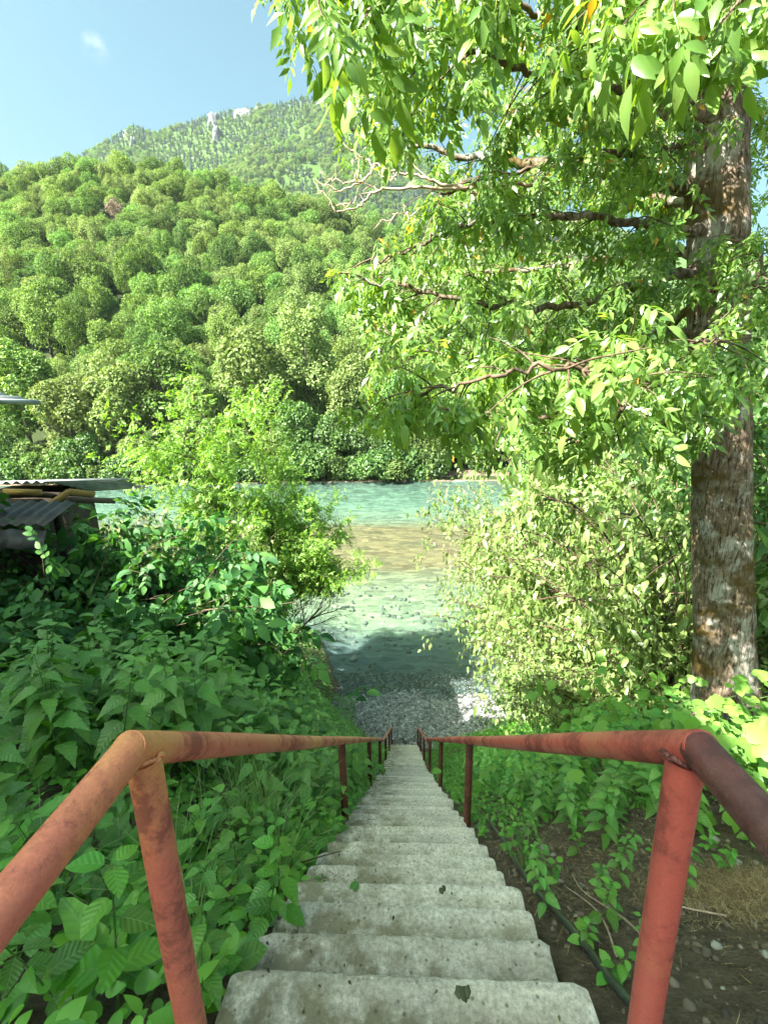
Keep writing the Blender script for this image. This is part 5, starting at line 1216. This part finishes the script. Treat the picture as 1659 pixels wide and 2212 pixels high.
for k, (pa, pb, mt) in enumerate([((-20, 1066, 8.5), (200, 1072, 9.0), 'wood_dark'), ((95, 1100, 8.45), (150, 1062, 8.5), 'wood_yellow'), ((150, 1062, 8.5), (205, 1068, 8.8), 'wood_yellow'), ((10, 1062, 8.55), (90, 1064, 8.6), 'wood_yellow'), ((130, 1078, 8.6), (250, 1082, 9.3), 'wood_grey')]):
    a_, b_ = PY(*pa) - off, PY(*pb) - off; d = nrm(b_ - a_); fr3 = frames(d[None], np.array([[0, 0, 1.0]]))[0]; mb = MB(); box(mb, (a_ + b_) / 2, (.06, np.linalg.norm(b_ - a_), .11), 0, fr3); mb.build('rafter', M[mt], sh)
# lean-to with sagging dark sheets in front
lt = empty('lean_to', (-6.4, 6.9, gz(-6.4, 6.9))); off = np.array(lt.location); tag(lt, 'sagging dark corrugated lean-to roof in front of the shed', 'shed')
q1, q2, q3 = PY(-160, 1085, 7.6), PY(165, 1082, 7.6), PY(60, 1128, 6.6)
corrugated('roof_sheet', q1, (q1[0] + .25, 6.55, q3[2] - .03), q2, 13, .026, .01, M['sheet_dark'], lt, off)
corrugated('roof_sheet', (q1[0], 6.5, q3[2] - .02), (q1[0] + .1, 6.25, q3[2] - .24), (PY(100, 1140, 6.5)[0], 6.5, q3[2] - .1), 10, .024, .01, M['sheet_dark'], lt, off)
mb = MB(); box(mb, (q2[0] - .3 - off[0], 7.5 - off[1], (q2[2] - .1 - off[2]) / 2), (.1, .1, q2[2] - .1 - off[2])); mb.build('support_post', M['wood_dark'], lt)
mb = MB(); box(mb, (q2[0] - 1.2 - off[0], 7.2 - off[1], (q2[2] - .4 - off[2]) / 2), (1.8, .1, q2[2] - .4 - off[2])); mb.build('back_wall', M['wood_dark'], lt)
# neighbouring house, of which only the porch roof reaches into the picture
def wallbox(name, x0, x1, y0, y1, z0, z1, mat, parent, off):
    mb = MB(); box(mb, ((x0 + x1) / 2 - off[0], (y0 + y1) / 2 - off[1], (z0 + z1) / 2 - off[2]), (x1 - x0, y1 - y0, z1 - z0)); return mb.build(name, mat, parent)
def gable(x0, x1, y0, y1, z, rise, th, mat, parent, off, along='y'):
    """two roof slabs with overhang; ridge runs along y (or x)"""
    for sg in (0, 1):
        if along == 'y':
            xm = (x0 + x1) / 2; e = x0 - .4 if sg == 0 else x1 + .4
            q = np.array([(e, y0 - .4, z - .2), (e, y1 + .4, z - .2), (xm, y1 + .4, z + rise), (xm, y0 - .4, z + rise)])
        else:
            ym = (y0 + y1) / 2; e = y0 - .4 if sg == 0 else y1 + .4
            q = np.array([(x0 - .4, e, z - .2), (x1 + .4, e, z - .2), (x1 + .4, ym, z + rise), (x0 - .4, ym, z + rise)])
        q = np.concatenate([q, q + np.array([0, 0, th])]) - off
        MB().add(q, [(0, 1, 2, 3), (7, 6, 5, 4), (0, 4, 5, 1), (1, 5, 6, 2), (2, 6, 7, 3), (3, 7, 4, 0)]).build('roof', mat, parent)
def window(x, y, z, wd, hg, axis, parent, off):
    fr = MB(); c_ = np.array([x, y, z]) - off
    ax2 = np.array([0, 1, 0]) if axis == 'x' else np.array([1, 0, 0]); th = np.array([.06, 0, 0]) if axis == 'x' else np.array([0, .06, 0])
    def bar(o2, s2): box(fr, c_ + o2, np.abs(s2) + th)
    bar(ax2 * wd / 2, ax2 * .07 + np.array([0, 0, hg])); bar(-ax2 * wd / 2, ax2 * .07 + np.array([0, 0, hg])); bar(np.array([0, 0, hg / 2]), ax2 * (wd - .08) + np.array([0, 0, .07])); bar(np.array([0, 0, -hg / 2]), ax2 * (wd - .08) + np.array([0, 0, .07])); bar(np.zeros(3), ax2 * .05 + np.array([0, 0, hg - .08]))
    f_ = fr.build('window', M['wood_grey'], parent); pb = MB(); box(pb, c_, ax2 * (wd - .08) + np.array([0, 0, hg - .08]) + th * .4); pb.build('pane', M['glass'], f_)
nb = empty('house', (-11.5, 3.2, gz(-11.5, 3.2))); off = np.array(nb.location); tag(nb, 'house whose pale ribbed porch roof juts in at the left picture edge', 'house')
wallbox('wall', -15, -8.6, -.2, 6.4, gz(-11, 4) - 1.5, 14.7, M['render_wall'], nb, off); gable(-15, -8.6, -.2, 6.4, 14.7, 1.1, .12, M['sheet_pale'], nb, off, 'x')
window(-8.58, 2.2, 13.3, 1.0, 1.2, 'x', nb, off); window(-8.58, 4.6, 13.3, 1.0, 1.2, 'x', nb, off)
e1 = PY(90, 868, 7.6)
corrugated('porch_roof', e1, e1 + np.array([-.5, -1.15, .05]), e1 + np.array([-2.6, .1, .55]), 9, .022, .05, M['sheet_pale'], nb, off)
mb = MB(); box(mb, (e1[0] - 2.3 - off[0], 7.3 - off[1], (e1[2] + .2 + gz(-9, 7.3)) / 2 - off[2]), (.12, .12, e1[2] + .3 - gz(-9, 7.3))); mb.build('support_post', M['wood_grey'], nb)
# unseen house, added to shade the steps; cream walls bounce fill light
hh = empty('house', (-9, -6, 12.1)); off = np.array(hh.location); tag(hh, 'unseen cream two-storey house with low annex, added to shade the stairs', 'house')
wallbox('wall', -12.5, -5.4, -12, -2.0, 11.9, 20.0, M['render_wall'], hh, off); gable(-12.5, -5.4, -12, -2.0, 20.0, 2.2, .14, M['roof_tile'], hh, off)
wallbox('shade_annex_wall', -9, -5.2, -1.98, 1.9, 11.5, 15.2, M['render_wall'], hh, off)
q = np.array([(-9.2, -1.97, 18.4), (-5.0, -1.97, 18.4), (-5.0, 2.2, 15.5), (-9.2, 2.2, 15.5)]); q = np.concatenate([q, q + np.array([0, 0, .12])]) - off
MB().add(q, [(0, 1, 2, 3), (7, 6, 5, 4), (0, 4, 5, 1), (1, 5, 6, 2), (2, 6, 7, 3), (3, 7, 4, 0)]).build('shade_annex_roof', M['roof_tile'], hh)
q = np.array([(-5.22, -1.95, 15.2), (-5.22, 1.9, 15.2), (-5.22, -1.95, 18.3), (-5.32, -1.95, 15.2), (-5.32, 1.9, 15.2), (-5.32, -1.95, 18.3)]) - off
MB().add(q, [(0, 1, 2), (5, 4, 3), (0, 3, 4, 1)[:3], (0, 2, 5), (1, 4, 5), (1, 5, 2), (0, 5, 3), (3, 4, 1)]).build('shade_annex_gable', M['render_wall'], hh)
for yy_ in (-9.5, -6.5, -4): window(-5.38, yy_, 17.6, 1.0, 1.3, 'x', hh, off); window(-5.38, yy_, 14.2, 1.0, 1.3, 'x', hh, off)
# unseen pale yard, added to bounce light back at the stairs
mb = MB(); box(mb, (-1.0, -6.6, 12.06), (8.2, 9.0, .14)); tag(mb.build('bounce_paving', M['yard']), kind='structure')

# ------------------------------------------------------------------ summer haze between here and the mountain
hz_ = MB(); htop = float(max(mz_.max() + 90, 500)); box(hz_, (0, 800, htop / 2 - 3), (4700, 1900, htop + 6)); m, t, o = new_mat('haze_air')
pv = t.nodes.new('ShaderNodeVolumePrincipled'); pv.inputs['Color'].default_value = (.70, .87, 1.0, 1); pv.inputs['Density'].default_value = .00005; pv.inputs['Anisotropy'].default_value = .0
t.links.new(pv.outputs[0], o.inputs['Volume'])
tag(hz_.build('haze', m), 'thin pale blue summer haze in front of the mountain', 'haze', None, 'stuff')
sc.cycles.volume_bounces = 0
